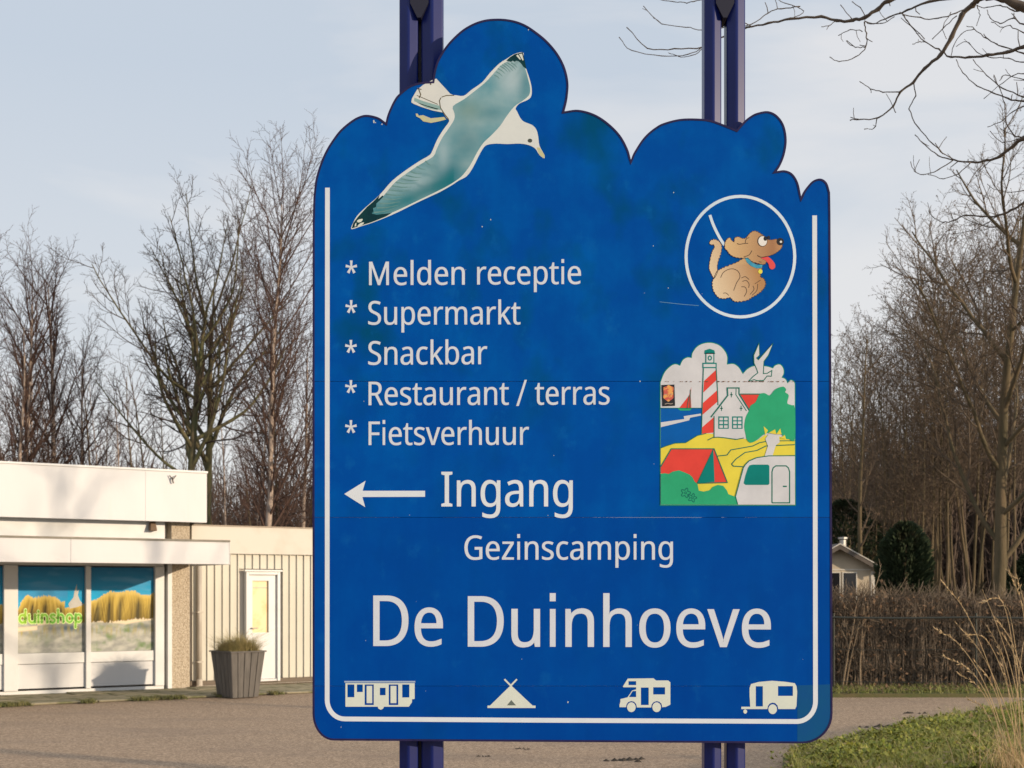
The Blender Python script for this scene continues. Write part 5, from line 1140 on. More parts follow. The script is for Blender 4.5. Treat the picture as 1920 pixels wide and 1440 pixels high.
m_oak = mat('oak_bark', (.135,.105,.062), .95, (.10,.105,.045), scale=3.5, detail=5, bump=.7, bscale=22, stretch=(2,2,.5))
m_oakt = mat('oak_twigs', (.07,.044,.03), .9, (.05,.034,.025), scale=2)
m_birch = mat('birch_bark', (.42,.33,.27), .8, (.10,.075,.06), scale=5, detail=6, lo=.50, hi=.66, stretch=(1.5,1.5,.8), bump=.3, bscale=20)
m_bircht = mat('birch_twigs', (.065,.037,.028), .9, (.095,.052,.038), scale=1.5)
m_alder = mat('alder_bark', (.15,.108,.062), .95, (.085,.07,.037), scale=3, detail=5, bump=.5, bscale=20, stretch=(2,2,.4))
m_aldert = mat('alder_twigs', (.092,.066,.046), .9, (.13,.096,.064), scale=1.2)
m_catk = mat('catkin_brown', (.095,.062,.045), .9, (.14,.095,.064), scale=3)

def SP(*rows):
    keys = ('cnt','t0','ang','len','n','wig','up','rr','rmin','ref','tip')
    return [dict(zip(keys, r_)) for r_ in rows]
OAK = SP((0,0,(0,0),1,13,.045,.04,1,.05,7.0,.20),
         (12,.50,(26,60),.50,10,.14,.085,.44,.018,4.0,.25),
         (12,.12,(24,54),.42,7,.18,.07,.46,.0095,1.9,.33),
         (10,.12,(26,55),.46,5,.21,.06,.55,.0068,.80,.45),
         (7,.10,(25,52),.55,3,.22,.07,.6,.0050,.40,.6))
for q in OAK[1:2]: q['dec'] = .34
BIR = SP((0,0,(0,0),1,16,.04,.03,1,.04,10.0,.10),
         (40,.20,(20,40),.27,9,.09,.06,.32,.0095,2.6,.22),
         (13,.10,(20,44),.38,6,.12,.04,.5,.0060,1.2,.35),
         (11,.08,(22,46),.55,5,.16,-.03,.6,.0046,.5,.6))
for q in BIR[1:2]: q['dec'] = .30
POL = SP((0,0,(0,0),1,14,.045,.03,1,.03,10.0,.15),
         (22,.34,(30,58),.22,6,.12,.08,.38,.010,2.0,.3),
         (8,.15,(28,55),.46,5,.16,.04,.5,.0058,.9,.4),
         (8,.12,(28,55),.55,3,.2,.0,.6,.0042,.4,.6))
BIG = SP((0,0,(0,0),1,12,.07,.05,1,.05,6.0,.26),
         (13,.20,(38,66),.52,9,.13,.06,.42,.020,3.2,.28),
         (10,.15,(28,55),.46,7,.17,.06,.5,.011,1.5,.35),
         (8,.12,(28,55),.50,5,.2,.05,.55,.0062,.7,.5),
         (6,.12,(25,50),.55,3,.2,.05,.6,.0042,.4,.6))

def gp(px, Y): return ((px-960)/FOC*Y, Y, 0)

# -- left: broad tree pair just behind the shop, birches at both sides
t = tree('oak_tree', gp(345, 33), [((0,0,-.1),(.0,0,1),8.9,.16)], OAK, m_oak, m_oakt, 24, limbs=True)
tag(t, 'broad bare tree with spreading limbs, left stem of the pair behind the shop roof', 'tree', 'bare trees behind the shop')
t = tree('oak_tree', gp(364, 34), [((0,0,-.1),(.13,.03,1),8.9,.17)], OAK, m_oak, m_oakt, 43, limbs=True)
tag(t, 'bare tree with a right-leaning olive trunk, right stem of the pair behind the shop roof', 'tree', 'bare trees behind the shop')
birches = [
 (498, 31, 10.9, .105, (.0,0,1), 51, 'tallest bare birch with a pale pinkish stem just left of the blue sign'),
 (552, 33, 7.6, .09, (.04,0,1), 52, 'slim birch with a pale lower stem partly hidden by the left edge of the sign'),
 (92, 34, 9.6, .12, (.0,.02,1), 53, 'bare birch with a dark straight stem behind the left part of the shop roof'),
 (16, 33, 9.2, .12, (.02,0,1), 54, 'bare birch with a forked pale stem at the left edge behind the shop'),
 (134, 36, 8.0, .09, (.06,0,1), 55, 'thin birch leaning right beside the dark straight birch behind the shop'),
 (-60, 35, 9.4, .13, (.03,0,1), 56, 'birch whose outer twigs reach in from the left edge above the shop'),
]
for px, Y, H, r, d, sdv, lab in birches:
    tr = [((0,0,-.1), d, H, r)]
    if sdv == 54: tr.append(((0.05,0,1.6), (.14,0,1), H*.72, r*.7))
    t = tree('birch_tree', gp(px, Y), tr, BIR, m_birch, m_bircht, sdv)
    tag(t, lab, 'tree', 'bare trees behind the shop')
bg_l = [(215,40,6.0,'small thin tree with upswept twigs between the birches and the broad pair'),(300,42,6.8,'thin pole tree left of the broad pair, behind its lower limbs'),(245,46,5.0,'low spindly tree with pale stem low behind the shop roof'),(440,42,6.0,'thin dark tree between the broad pair and the tallest birch'),
        (525,40,7.6,'slender tree with a dark stem between the tallest birch and the sign'),(575,44,9.6,'thin birch top showing just left of the sign edge'),(180,44,6.6,'thin bare tree far behind the middle of the shop roof'),(50,46,7.5,'thin dark tree between the two leftmost birches'),(405,48,5.2,'low bushy tree right of the leaning trunk, above the annex roof'),(120,50,7.4,'faint tall thin tree between the straight birch and the leaning birch'),(160,41,6.6,'slim dark tree just right of the leaning birch'),(196,47,6.2,'slender tree with two stems above the middle of the fascia'),(232,38,5.6,'slight bare tree low above the fascia, left of the broad pair'),(272,40,6.2,'upright thin tree under the left limbs of the broad pair'),(318,46,6.6,'thin straight tree right against the left stem of the pair'),(462,44,7.0,'thin bare tree just left of the tallest birch'),(475,50,5.6,'low dark twiggy tree above the annex fascia'),(-20,42,8.0,'tall thin tree at the very left edge of the picture'),(70,40,7.6,'many-twigged slim tree between the two left birches')]
for i, (px, Y, H, lab) in enumerate(bg_l):
    t = tree('thin_tree', gp(px, Y), [((0,0,-.1),(random.Random(i).uniform(-.08,.08),0,1),H*(1.32 if i not in (0,5) else 1.0),.06)] + ([((.1,0,0),(.16,0,1),H*1.0,.045)] if i % 2 else []), POL if i != 4 else BIR, m_alder if i % 3 else m_birch, m_bircht, 70+i)
    tag(t, lab, 'tree', 'bare trees behind the shop')

# -- right: the big tree above the hedge
bt = tree('big_tree', gp(1866, 27), [((0,0,-.1),(.02,0,1),9.6,.15)], BIG, m_alder, m_aldert, 95, limbs=True, buds=500, m_bud=m_catk)
tag(bt, 'largest bare tree above the right hedge, with an olive trunk and wide limbs', 'tree')
# -- right: thicket of slim poles behind the hedge
protos = []
for i in range(7):
    rng = random.Random(200+i)
    tr = [((0,0,-.1),(rng.uniform(-.09,.09),rng.uniform(-.04,.04),1),10.0,.045)]
    if i in (2,5): tr.append(((.12,0,-.1),(rng.uniform(.05,.12),0,1),8.6,.036))
    protos.append(tr)
GRP = 'slim bare poles of the thicket behind the right hedge'
LAB = 'slender bare tree among the crowded brown poles behind the right hedge'
rng = random.Random(77); built = []
spots = []
for i in range(50):
    px = 1585 + 400*(i/50) + rng.uniform(-10,10); Y = rng.choice([31,33,35,38,41,45,49,53]) + rng.uniform(-1,1)
    f = (px-1575)/345
    top = 665 - 265*min(1,f)**.8 + rng.uniform(-35,90)
    H = (HOR-top)/FOC*Y + EYE
    spots.append((px, Y, H))
for i, (px, Y, H) in enumerate(spots):
    if i < len(protos):
        t = tree('pole_tree', gp(px, Y), protos[i], POL, m_alder, m_aldert, 300+i, buds=900, m_bud=m_catk, sides=(7,4,3,3), bud=.030); built.append(t)
    else:
        t = copy_tree(built[rng.randrange(len(built))]); t.location = gp(px, Y)
    s_ = H/10.0; t.scale = (min(1.25, s_*1.08), min(1.25, s_*1.08), s_); t.rotation_euler = (0,0,rng.uniform(0,6.28))
    tag(t, LAB, 'tree', GRP)
# a loose alder with a pale curved stem beside the little house
t = tree('alder_tree', gp(1622, 31.0), [((0,0,-.1),(-.0,0,1),7.6,.075)], POL, m_alder, m_aldert, 411, buds=900, m_bud=m_catk)
tag(t, 'loose bare tree with a pale stem just right of the sign, beside the little house', 'tree')

# -- tree out of the frame on the right whose twigs hang into the sky (about nine metres off)
D0 = 8.6
hang = empty('overhanging_tree', (6.3, 7.9, 0))
tag(hang, 'nearby bare tree whose dark knobbly twigs hang into the upper right sky', 'tree')
rt = Vector((6.3, 7.9, 0))
u3 = lambda p: Z(p, 2.0571, 1540, 0)
raw = [  # (points in picture pixels, thickness in pixels at start and end, depth start, depth end)
 ([(2330,330),(2150,150),(2010,50)] + u3([(760,20),(700,-6),(640,-14),(600,2),(585,18),(540,60),(505,140),(460,210),(400,262),(355,315),(305,355),(278,408),(220,455),(150,460),(112,462)]), 26, 2.2, 8.2, 8.9),
 (u3([(305,355),(235,355),(190,342),(150,312)]), 3.2, 1.8, 8.7, 8.9),
 (u3([(216,457),(205,494),(165,496)]), 2.6, 1.8, 8.9, 8.9),
 (u3([(275,410),(288,436)]), 2.6, 2.2, 8.8, 8.8),
 (u3([(355,315),(362,370),(340,420),(372,490),(430,555),(470,590),(512,617)]), 2.8, 2.4, 8.7, 8.9),
 ([(2400,300),(2150,290)] + u3([(900,500),(782,534),(742,560),(690,600),(640,620),(580,626),(512,617),(450,600),(400,560),(360,520)]), 15, 1.9, 8.2, 9.0),
 (u3([(512,617),(450,655),(395,672),(360,660),(343,625)]), 3.0, 1.7, 8.9, 9.0),
 (u3([(575,628),(530,668),(470,688),(410,672)]), 2.8, 1.7, 8.9, 9.0),
 (u3([(660,612),(630,640),(606,664)]), 2.2, 2.0, 8.8, 8.9),
 ([(2300,120),(2050,60)] + u3([(860,170),(782,181),(720,200),(640,213),(570,221),(500,219),(450,190),(400,160),(345,100),(312,50)]), 13, 1.9, 8.3, 8.9),
 (u3([(400,160),(380,162),(352,169)]), 2.2, 1.8, 8.8, 8.8), (u3([(428,150),(470,110),(520,62)]), 2.0, 2.4, 8.8, 8.7),
 ([(2250,20),(2080,-40),(1900,-40)] + u3([(600,-20),(415,6),(330,42),(262,64),(200,92),(165,82)]), 12, 2.0, 8.3, 8.9),
 ([(2200,-60),(1900,-70)] + u3([(400,-50),(262,2),(220,32),(168,66),(120,78),(60,80),(0,66)]) + [(1482,36),(1440,44),(1400,52),(1362,66),(1318,88),(1265,92),(1214,90),(1176,50)], 13, 2.2, 8.3, 9.0),
 ([(1318,88),(1290,102),(1240,105),(1185,94),(1161,70)], 2.4, 1.8, 9.0, 9.0), ([(1318,90),(1298,104),(1272,106),(1254,98)], 2.2, 1.6, 9.0, 9.0),
 ([(1500,12),(1465,16),(1440,24),(1408,46),(1362,50),(1318,57),(1286,50),(1240,44),(1206,10)], 2.8, 1.8, 8.9, 9.0),
 ([(1420,-20),(1380,-6),(1340,-4),(1300,2),(1288,5),(1262,3),(1228,-2)], 3.0, 1.8, 8.9, 9.0),
 ([(1482,36),(1508,20),(1476,8),(1455,-2)], 2.2, 1.8, 8.9, 8.9),
 (u3([(165,82),(172,130),(172,180),(132,220),(70,235),(34,221)]), 3.4, 1.9, 8.9, 9.0),
 (u3([(168,182),(132,182),(95,158)]), 2.4, 1.8, 8.9, 9.0), (u3([(160,120),(110,115),(65,138)]), 2.2, 1.8, 8.9, 9.0), (u3([(120,78),(75,18)]), 2.2, 1.8, 8.9, 8.9), (u3([(60,80),(30,98),(0,102)]), 2.2, 1.8, 8.9, 8.9),
 (u3([(165,82),(230,92),(280,66)]), 2.4, 2.0, 8.9, 8.8), (u3([(170,66),(150,30),(120,4)]), 2.4, 2.0, 8.9, 8.9), (u3([(300,48),(380,70),(450,72),(520,50),(585,18)]), 2.6, 3.0, 8.8, 8.7),
 (u3([(312,50),(330,80),(400,150)]), 1.9, 2.0, 8.9, 8.8),
 (u3([(870,400),(782,390),(720,380),(660,355),(600,330),(545,280),(520,230)]), 5.5, 1.8, 8.5, 8.8),
 (u3([(860,385),(782,372),(700,338),(640,290),(585,230)]), 4.5, 1.8, 8.5, 8.8),
 (u3([(870,560),(782,534),(740,518),(712,460),(706,400),(690,342),(665,290)]), 4.5, 1.8, 8.5, 8.8),
 (u3([(782,410),(740,430),(690,470),(640,488)]), 3.0, 1.7, 8.6, 8.8), (u3([(750,528),(690,498)]), 2.0, 1.6, 8.7, 8.8), (u3([(760,536),(700,548),(650,505)]), 2.2, 1.6, 8.7, 8.8),
 (u3([(900,260),(782,205),(700,180),(640,150),(590,110),(560,100)]), 4.5, 1.8, 8.5, 8.8),
 (u3([(880,120),(782,95),(740,70),(690,90),(650,70),(640,40)]), 4.5, 1.8, 8.5, 8.8), (u3([(860,60),(782,45),(735,40),(690,20),(640,30),(600,20)]), 5, 2, 8.5, 8.7),
 (u3([(870,150),(782,128),(730,100),(700,105),(655,82)]), 3.4, 1.7, 8.5, 8.8), (u3([(850,300),(782,285),(740,290),(700,320),(625,380)]), 3.2, 1.6, 8.5, 8.8),
 (u3([(840,330),(782,305),(710,290),(690,310)]), 2.8, 1.6, 8.5, 8.8), (u3([(860,240),(782,240),(720,225),(660,222),(600,200),(560,160),(520,180)]), 3.2, 1.6, 8.5, 8.8), (u3([(590,110),(540,130),(510,180),(500,219)]), 2.0, 1.8, 8.7, 8.8),
 (u3([(600,20),(612,60),(598,100)]), 2.2, 1.6, 8.7, 8.8), (u3([(500,50),(470,100),(480,150)]), 1.9, 1.6, 8.8, 8.8),
 ([(2300,520),(2080,430)] + u3([(880,720),(782,782),(730,812),(680,832),(620,835),(560,830),(510,850),(470,856),(430,838),(414,812)]), 9, 1.8, 8.4, 9.0), (u3([(680,832),(640,860),(580,890),(500,902)]), 2.4, 1.6, 8.8, 9.0), (u3([(590,832),(560,790),(570,770)]), 1.8, 1.5, 8.9, 9.0),
 (u3([(880,740),(782,735),(700,740),(640,712)]), 3, 1.5, 8.5, 8.9),
]
rng = random.Random(31); ch = []
for pts, w0, w1, da, db in raw:
    P = spline(pts, 4); n = len(P); q = []; r_ = []
    for i, (x, y) in enumerate(P):
        t = i/(n-1); Y = da+(db-da)*t
        v = at(x, y, Y) + Vector((rng.uniform(-1,1), rng.uniform(-1,1)*2, rng.uniform(-1,1)))*.0035
        q.append(v - rt); r_.append((w1+(w0-w1)*(1-t)**1.5)*.5*Y/FOC*.74)
        if i % 4 == 0: r_[-1] *= 1.28                           # knobbly nodes
    ch.append((q, r_))
    # short spurs and buds along the twig
    for i in range(2, n-1):
        x, y = P[i]
        if x < 1980 and y < 800 and rng.random() < .10:
            d = Vector((rng.uniform(-1,.3), rng.uniform(-.6,.6), rng.uniform(-.8,1))).normalized(); ln = rng.uniform(.015,.12)
            rr = min(r_[i], .0045)
            a = q[i]; b = a + d*ln*.5 + Vector((0,0,.004)); c = b + (d+Vector((rng.uniform(-.4,.4),0,rng.uniform(-.2,.5)))).normalized()*ln*.5
            ch.append(([a,b,c],[rr*.8,rr*.7,rr*.6]))
for c in ch[:0]: pass
m_hang = mat('overhang_bark', (.11,.083,.06), .85, (.07,.052,.04), scale=12)
main = [c for c in ch if c[1][0] > .012]; thin = [c for c in ch if c[1][0] <= .012]
for c in main:
    V, F = tubes([([tuple(p) for p in c[0]], c[1])], 6); npmesh('branch', V, F, m_hang, hang, smooth=True)
V, F = tubes([([tuple(p) for p in c[0]], c[1]) for c in thin], 5); npmesh('twigs', V, F, m_hang, hang, smooth=True)['kind'] = 'stuff'
out_ = [[] for _ in range(4)]
SPH = SP((0,0,(0,0),1,12,.05,.04,1,.05,6.0,.3), (7,.35,(35,70),.5,8,.14,.05,.5,.02,3.0,.3), (7,.2,(28,60),.46,6,.17,.04,.5,.01,1.4,.35), (6,.15,(28,60),.5,4,.2,.03,.55,.006,.7,.5))
grow(random.Random(3), (0,0,-.1), Vector((-.02,.02,1)), 6.8, .19, 0, SPH, out_)
keep = lambda c: ((c[0][-1][0]+6.3)/(c[0][-1][1]+7.9)*FOC+960 > 2000) and ((c[0][0][0]+6.3)/(c[0][0][1]+7.9)*FOC+960 > 2000)
V, F = tubes(out_[0], 10); npmesh('trunk', V, F, m_oak, hang, smooth=True)
VV = []; FF = []; off = 0
for lv in (1,2,3):
    cs = [c for c in out_[lv] if keep(c)]
    if not cs: continue
    V, F = tubes(cs, 4); VV.append(V); FF.append(F+off); off += len(V)
npmesh('crown', np.concatenate(VV), np.concatenate(FF), m_hang, hang)['kind'] = 'stuff'

# -- a second bare tree outside the right edge: its shadow lies softly on the shop front
t = tree('roadside_tree', (10.4, 12.5, 0), [((0,0,-.1),(.0,0,1),7.4,.085)], SPH, m_oak, m_hang, 61)
tag(t, 'bare roadside tree beyond the right edge that shades the shop front', 'tree')
# ------------------------------------------------------------------ hedge, fence, far wood, verge plants, little house
# -- clipped brown hedge
hx0, hx1, hy0, hy1 = 2.6, 13.5, 22.0, 23.2
hedge = empty('hedge', ((hx0+hx1)/2, 22.6, 0)); HO = Vector(((hx0+hx1)/2, 22.6, 0))
tag(hedge, 'clipped leafless brown hedge along the lane behind the wire fence', 'hedge')
m_hst = mat('hedge_stems', (.165,.125,.09), .95, (.085,.064,.047), scale=2.6, third=((.33,.26,.19), 3.5, .52, .66, .8))
m_hlf = mat('dead_leaves', (.20,.12,.07), .95, (.12,.078,.048), scale=1.6, third=((.24,.145,.075), 2.8, .55, .7, .8))
rng = random.Random(15); ch = []
for i in range(6500):
    x = rng.uniform(hx0, hx1); y = hy0 + (hy1-hy0)*rng.random()**1.5; h = 1.52*rng.uniform(.86,1.02) + .05*math.sin(x*1.3)
    if i % 120 == 0: h += rng.uniform(.03,.22)
    p = Vector((x,y,0)); pts = [tuple(p-HO)]; n = 5
    for k in range(n):
        p = p + Vector((rng.uniform(-.05,.05), rng.uniform(-.03,.03), h/n)); pts.append(tuple(p-HO))
    r0 = rng.uniform(.004,.010); ch.append((pts, [r0*(1-.12*k) for k in range(n+1)]))
    for _ in range(3):
        k = rng.randrange(1,n+1); q = Vector(pts[k]); d = Vector((rng.uniform(-1,1), rng.uniform(-1,.4), rng.uniform(.1,1.2))).normalized()
        L_ = rng.uniform(.12,.34); ch.append(([tuple(q), tuple(q+d*L_*.5), tuple(q+d*L_+Vector((0,0,.03)))], [.004,.0035,.0025]))
V, F = tubes(ch, 3); npmesh('stems', V, F, m_hst, hedge)['kind'] = 'stuff'
B = []; G = []
for i in range(15000):
    x = rng.uniform(hx0, hx1); y = hy0-.08 + (hy1-hy0)*rng.random()**1.8; z = 1.55*rng.random()**.9 + .05*math.sin(x*1.3)
    dens = .5 + .5*noise.noise(Vector((x*1.6, z*1.4, 3)))
    if rng.random() > .25 + dens*.75: continue
    s_ = rng.uniform(.018,.05); a = Vector((rng.gauss(0,1), rng.gauss(0,1), rng.gauss(0,1))).normalized(); b = a.cross(Vector((rng.gauss(0,1), rng.gauss(0,1), rng.gauss(0,1)))).normalized()
    c = Vector((x,y,max(.02,z)))-HO; o_ = len(B)
    B += [tuple(c-a*s_), tuple(c-b*s_*.5), tuple(c+a*s_), tuple(c+b*s_*.5)]; G.append((o_,o_+1,o_+2,o_+3))
npmesh('dead_leaves', B, G, m_hlf, hedge)['kind'] = 'stuff'
# inner mass: so the hedge is not see-through (rough core of crossed twigs)
cv = MB()
b = MB()
nx_, nz_ = 90, 10; V = []; F = []
for j in range(nz_+1):
    for i in range(nx_+1):
        x = hx0 + (hx1-hx0)*i/nx_; z = 1.40*j/nz_
        V.append(Vector((x, 22.55 + .16*noise.noise(Vector((x*2.5, z*2.5, 0))), z + (.06*noise.noise(Vector((x*3,0,5))) if j == nz_ else 0)))-HO)
F = [(j*(nx_+1)+i, j*(nx_+1)+i+1, (j+1)*(nx_+1)+i+1, (j+1)*(nx_+1)+i) for j in range(nz_) for i in range(nx_)]
npmesh('inner_thicket', [tuple(v) for v in V], F, m_hst, hedge)['kind'] = 'stuff'

# -- wire fence in front of it
fy = 21.55
fence = empty('wire_fence', (7.5, fy, 0)); tag(fence, 'low wire fence with thin dark green posts in front of the brown hedge', 'fence')
m_wire = mat('fence_wire', (.022,.026,.022), .5); m_fp = mat('fence_post', (.03,.036,.027), .6, (.022,.027,.02), scale=5)
for i in range(5):
    x = 2.9 + i*2.3 - 7.5
    MB().tube([(x,0,-.1),(x,0,1.30)], .018, 8).build('fence_post', m_fp, fence)
for z, rr in ((1.235,.019),(.72,.004),(.2,.004)):
    b = MB(); pts = [(-4.7+9.4*i/28, -.028, z-.016*math.sin(math.pi*((i/28*9.4/2.3) % 1))) for i in range(29)]
    b.tube(pts, rr, 6).build('wire', m_wire, fence)
ch = []
for i in range(150):                                            # thin woven mesh
    x = -4.7 + i*.0627
    for s_ in (1,-1):
        ch.append(([(x,-.03,.05),(x+s_*.5,-.03,.62),(x+s_*1.0,-.03,1.2)], [.0011]*3))
V, F = tubes(ch, 3); npmesh('wire_mesh', V, F, m_wire, fence)['kind'] = 'stuff'

# -- stray saplings standing in and above the hedge
m_sap = mat('sapling_bark', (.30,.22,.14), .9, (.20,.15,.10), scale=4)
SAP = SP((0,0,(0,0),1,8,.09,.05,1,.02,2.0,.3), (5,.35,(25,50),.45,5,.12,.08,.55,.008,.9,.4), (4,.2,(25,50),.5,4,.15,.05,.6,.005,.4,.5))
saps = [(1578,21.9,1.9,.022,'pale forked sapling stem at the hedge just right of the sign'),(1614,21.85,2.0,.022,'pale straight sapling with reddish leaves in front of the little house'),(1645,24.0,2.5,.03,'crooked pale stem between the little house and the dark conifer'),
        (1668,24.2,2.4,.022,'forked bare shrub in front of the dark conifer'),(1702,24,2.1,.018,'small tan bare shrub at the foot of the dark conifer, above the hedge'),(1740,24.3,2.2,.02,'tan bushy shrub above the hedge just right of the conifer'),(1780,24.6,2.1,.018,'thin bare shrub above the hedge between conifer and big tree'),(1828,24.5,2.0,.018,'low bare shrub at the left foot of the big tree')]
for i, (px, Y, H, r, lab) in enumerate(saps):
    rr_ = random.Random(500+i)
    tr = [((0,0,0),(rr_.uniform(-.12,.12),0,1),H*.72,r)] + ([((0.05,0,0),(rr_.uniform(-.35,.35),0,1),H*.6,r*.8)] if i != 1 else []) + ([((-.05,0,0),(-.3,.1,1),H*.6,r*.7),((.1,0,0),(.4,-.1,1),H*.58,r*.7)] if i > 3 else [])
    t = tree('sapling', gp(px, Y), tr, SAP, m_sap, m_sap, 520+i, sides=(6,4,3,3), buds=(150 if i == 1 else 40 if i > 3 else 0), m_bud=m_hlf, bud=.05)
    tag(t, lab, 'sapling' if i < 3 else 'shrub')

# -- dark conifers
m_con = mat('conifer_green', (.018,.034,.012), .9, (.03,.048,.016), scale=2.5, third=((.075,.045,.022), 1.3, .58, .68, .75))
def conifer(name, loc, h, w, seed, n, lab, tp=2.2):
    rg = random.Random(seed); root = empty(name, loc); B = []; G = []
    for i in range(n):
        z = h*rg.random()**.85; prof = w*min(1, ((h-z)/h*tp)**.6+.08)*min(1, .75+z*.5)
        a = rg.uniform(0,6.283); lump = 1 + .30*noise.noise(Vector((math.cos(a)*1.9, math.sin(a)*1.9, z*2.2+seed))) + .12*noise.noise(Vector((math.cos(a)*5, math.sin(a)*5, z*6+seed)))
        rr = prof*lump*(1-.38*rg.random()**2); c = Vector((rr*math.cos(a), rr*math.sin(a), z))
        d = Vector((math.cos(a)*.8, math.sin(a)*.8, rg.uniform(.1,1.2))).normalized(); sd_ = d.cross(Vector((rg.gauss(0,1),rg.gauss(0,1),rg.gauss(0,1)))).normalized()
        L_ = rg.uniform(.05,.12); o_ = len(B)
        B += [tuple(c-d*L_*.5-sd_*L_*.3), tuple(c-d*L_*.5+sd_*L_*.3), tuple(c+d*L_*.7+sd_*L_*.08), tuple(c+d*L_*.7-sd_*L_*.08)]; G.append((o_,o_+1,o_+2,o_+3))
    npmesh('crown', B, G, m_con, root)['kind'] = 'stuff'
    b = MB(); b.tube([(0,0,-.1),(0,0,h*.9)], [.09,.02], 7).build('trunk', m_alder, root)
    tag(root, lab, 'conifer'); return root
conifer('conifer', gp(1697, 25.4), 2.95, .47, 5, 11000, 'dense dark green columnar conifer above the brown hedge', 6.0)
conifer('conifer', gp(1585, 33), 3.9, 1.15, 6, 9000, 'dark conifer behind the roof of the little house')
conifer('conifer', gp(1650, 35), 3.5, .9, 7, 7000, 'dark conifer half hidden between the little house and the columnar conifer')
conifer('conifer', gp(1935, 33), 2.6, .8, 8, 6000, 'low dark evergreen at the right edge behind the big tree')

# -- little cream house beyond the hedge
hy = 29.0
house = empty('little_house', (gp(1570, hy)[0], hy, 0)); tag(house, 'small cream holiday chalet with shallow dark roof and steel flue behind the hedge', 'chalet')
px2 = hy/FOC
W2 = 68*px2; ze = EYE+(HOR-1064)*px2; za = EYE+(HOR-1026)*px2
m_hw = mat('chalet_wall', (.56,.47,.35), .7, (.46,.39,.29), scale=2); m_hr = mat('chalet_roof', (.12,.10,.085), .8, (.09,.075,.065), scale=5); m_ht = mat('chalet_trim', (.66,.62,.55), .5)
b = MB(); b.v = [(-W2,0,0),(W2,0,0),(W2,0,ze),(0,0,za),(-W2,0,ze),(-W2,5,0),(W2,5,0),(W2,5,ze),(0,5,za),(-W2,5,ze)]
b.f = [(0,1,2,3,4),(5,9,8,7,6),(0,5,6,1),(1,6,7,2),(4,9,5,0),(2,7,8,3),(3,8,9,4)]
b.build('wall', m_hw, house)
for s_ in (-1,1):
    ov = .22; sl_ = (za-ze)/W2
    lo = [(0,-ov,za+.01),(s_*(W2+ov),-ov,ze-ov*sl_+.01),(s_*(W2+ov),5+ov,ze-ov*sl_+.01),(0,5+ov,za+.01)]
    bb = MB(); bb.hexa(lo, [(x,y,z+.07) for x,y,z in lo]); bb.build('roof', m_hr, house)
    bb = MB(); lo = [(0,-ov-.03,za-.05),(s_*(W2+ov),-ov-.03,ze-ov*sl_-.05),(s_*(W2+ov),-ov-.004,ze-ov*sl_-.05),(0,-ov-.004,za-.05)]
    bb.hexa(lo, [(x,y,z+.10) for x,y,z in lo]); bb.build('barge_board', m_hr, house)
    bb = MB(); lo = [(x,y-.012,z+.105) for x,y,z in lo]; bb.hexa(lo, [(x,y,z+.022) for x,y,z in lo]); bb.build('roof_trim', m_ht, house)
MB().tube([(.27,.6,ze),(.27,.6,za+.18)], .075, 10).tube([(.27,.6,za+.2),(.27,.6,za+.24)], .11, 10).build('flue', mat('steel',(.45,.44,.42),.35,metal=.7), house)
for x0, x1 in ((-.20,.04),(.12,.40)):
    wn = MB().box(x0,x1,-.03,.02,.75,ze-.12).build('window', mat('dark_glass',(.015,.015,.018),.1), house)
    f_ = MB(); e = .02; f_.box(x0-e,x0,-.045,.0,.75-e,ze-.12+e); f_.box(x1,x1+e,-.045,.0,.75-e,ze-.12+e); f_.box(x0,x1,-.045,.0,ze-.12,ze-.12+e); f_.box(x0,x1,-.045,.0,.75-e,.75)
    f_.build('window_frame', m_ht, wn)
MB().box(W2-.06,W2+.02,-.02,.05,0,ze-.08).build('corner_board', m_ht, house)
MB().box(-W2,W2-.065,-.018,-.002,1.85*.0+ze-.13*0-.06,ze-.035).build('wall_batten', m_ht, house)

# -- far wood: masses of thin stems, brown with distance
m_far = mat('far_wood', (.115,.082,.064), 1.0, (.085,.062,.05), scale=.3)
def far_wood(x0, x1, y0, y1, h, n, seed, rad, lab):
    rg = random.Random(seed); ch = []
    for i in range(n):
        x = rg.uniform(x0,x1); y = rg.uniform(y0,y1); hh = h*rg.uniform(.55,1.1); p = Vector((x,y,0)); d = Vector((rg.uniform(-.15,.15), 0, 1))
        ch.append(([tuple(p), tuple(p+d*hh*.5), tuple(p+d*hh+Vector((rg.uniform(-.3,.3),0,0)))], [rad, rad*.8, rad*.3]))
        for _ in range(5):
            t = rg.uniform(.25,.95); q = p+d*hh*t; e = Vector((rg.uniform(-1,1), rg.uniform(-.3,.3), rg.uniform(.2,1.2))).normalized()*hh*rg.uniform(.12,.28)
            ch.append(([tuple(q), tuple(q+e*.5), tuple(q+e+Vector((0,0,.1)))], [rad*.5, rad*.4, rad*.25]))
    V, F = tubes(ch, 3); o = npmesh('far_wood', V, F, m_far); o['kind'] = 'stuff'; tag(o, lab, 'wood')
    return o
far_wood(-34, 4, 60, 85, 7.2, 4200, 1, .035, 'low brown band of distant bare wood seen over the annex roof')
far_wood(12, 36, 46, 70, 7.6, 5200, 2, .035, 'dense brown bare wood filling the ground behind the pole trees')

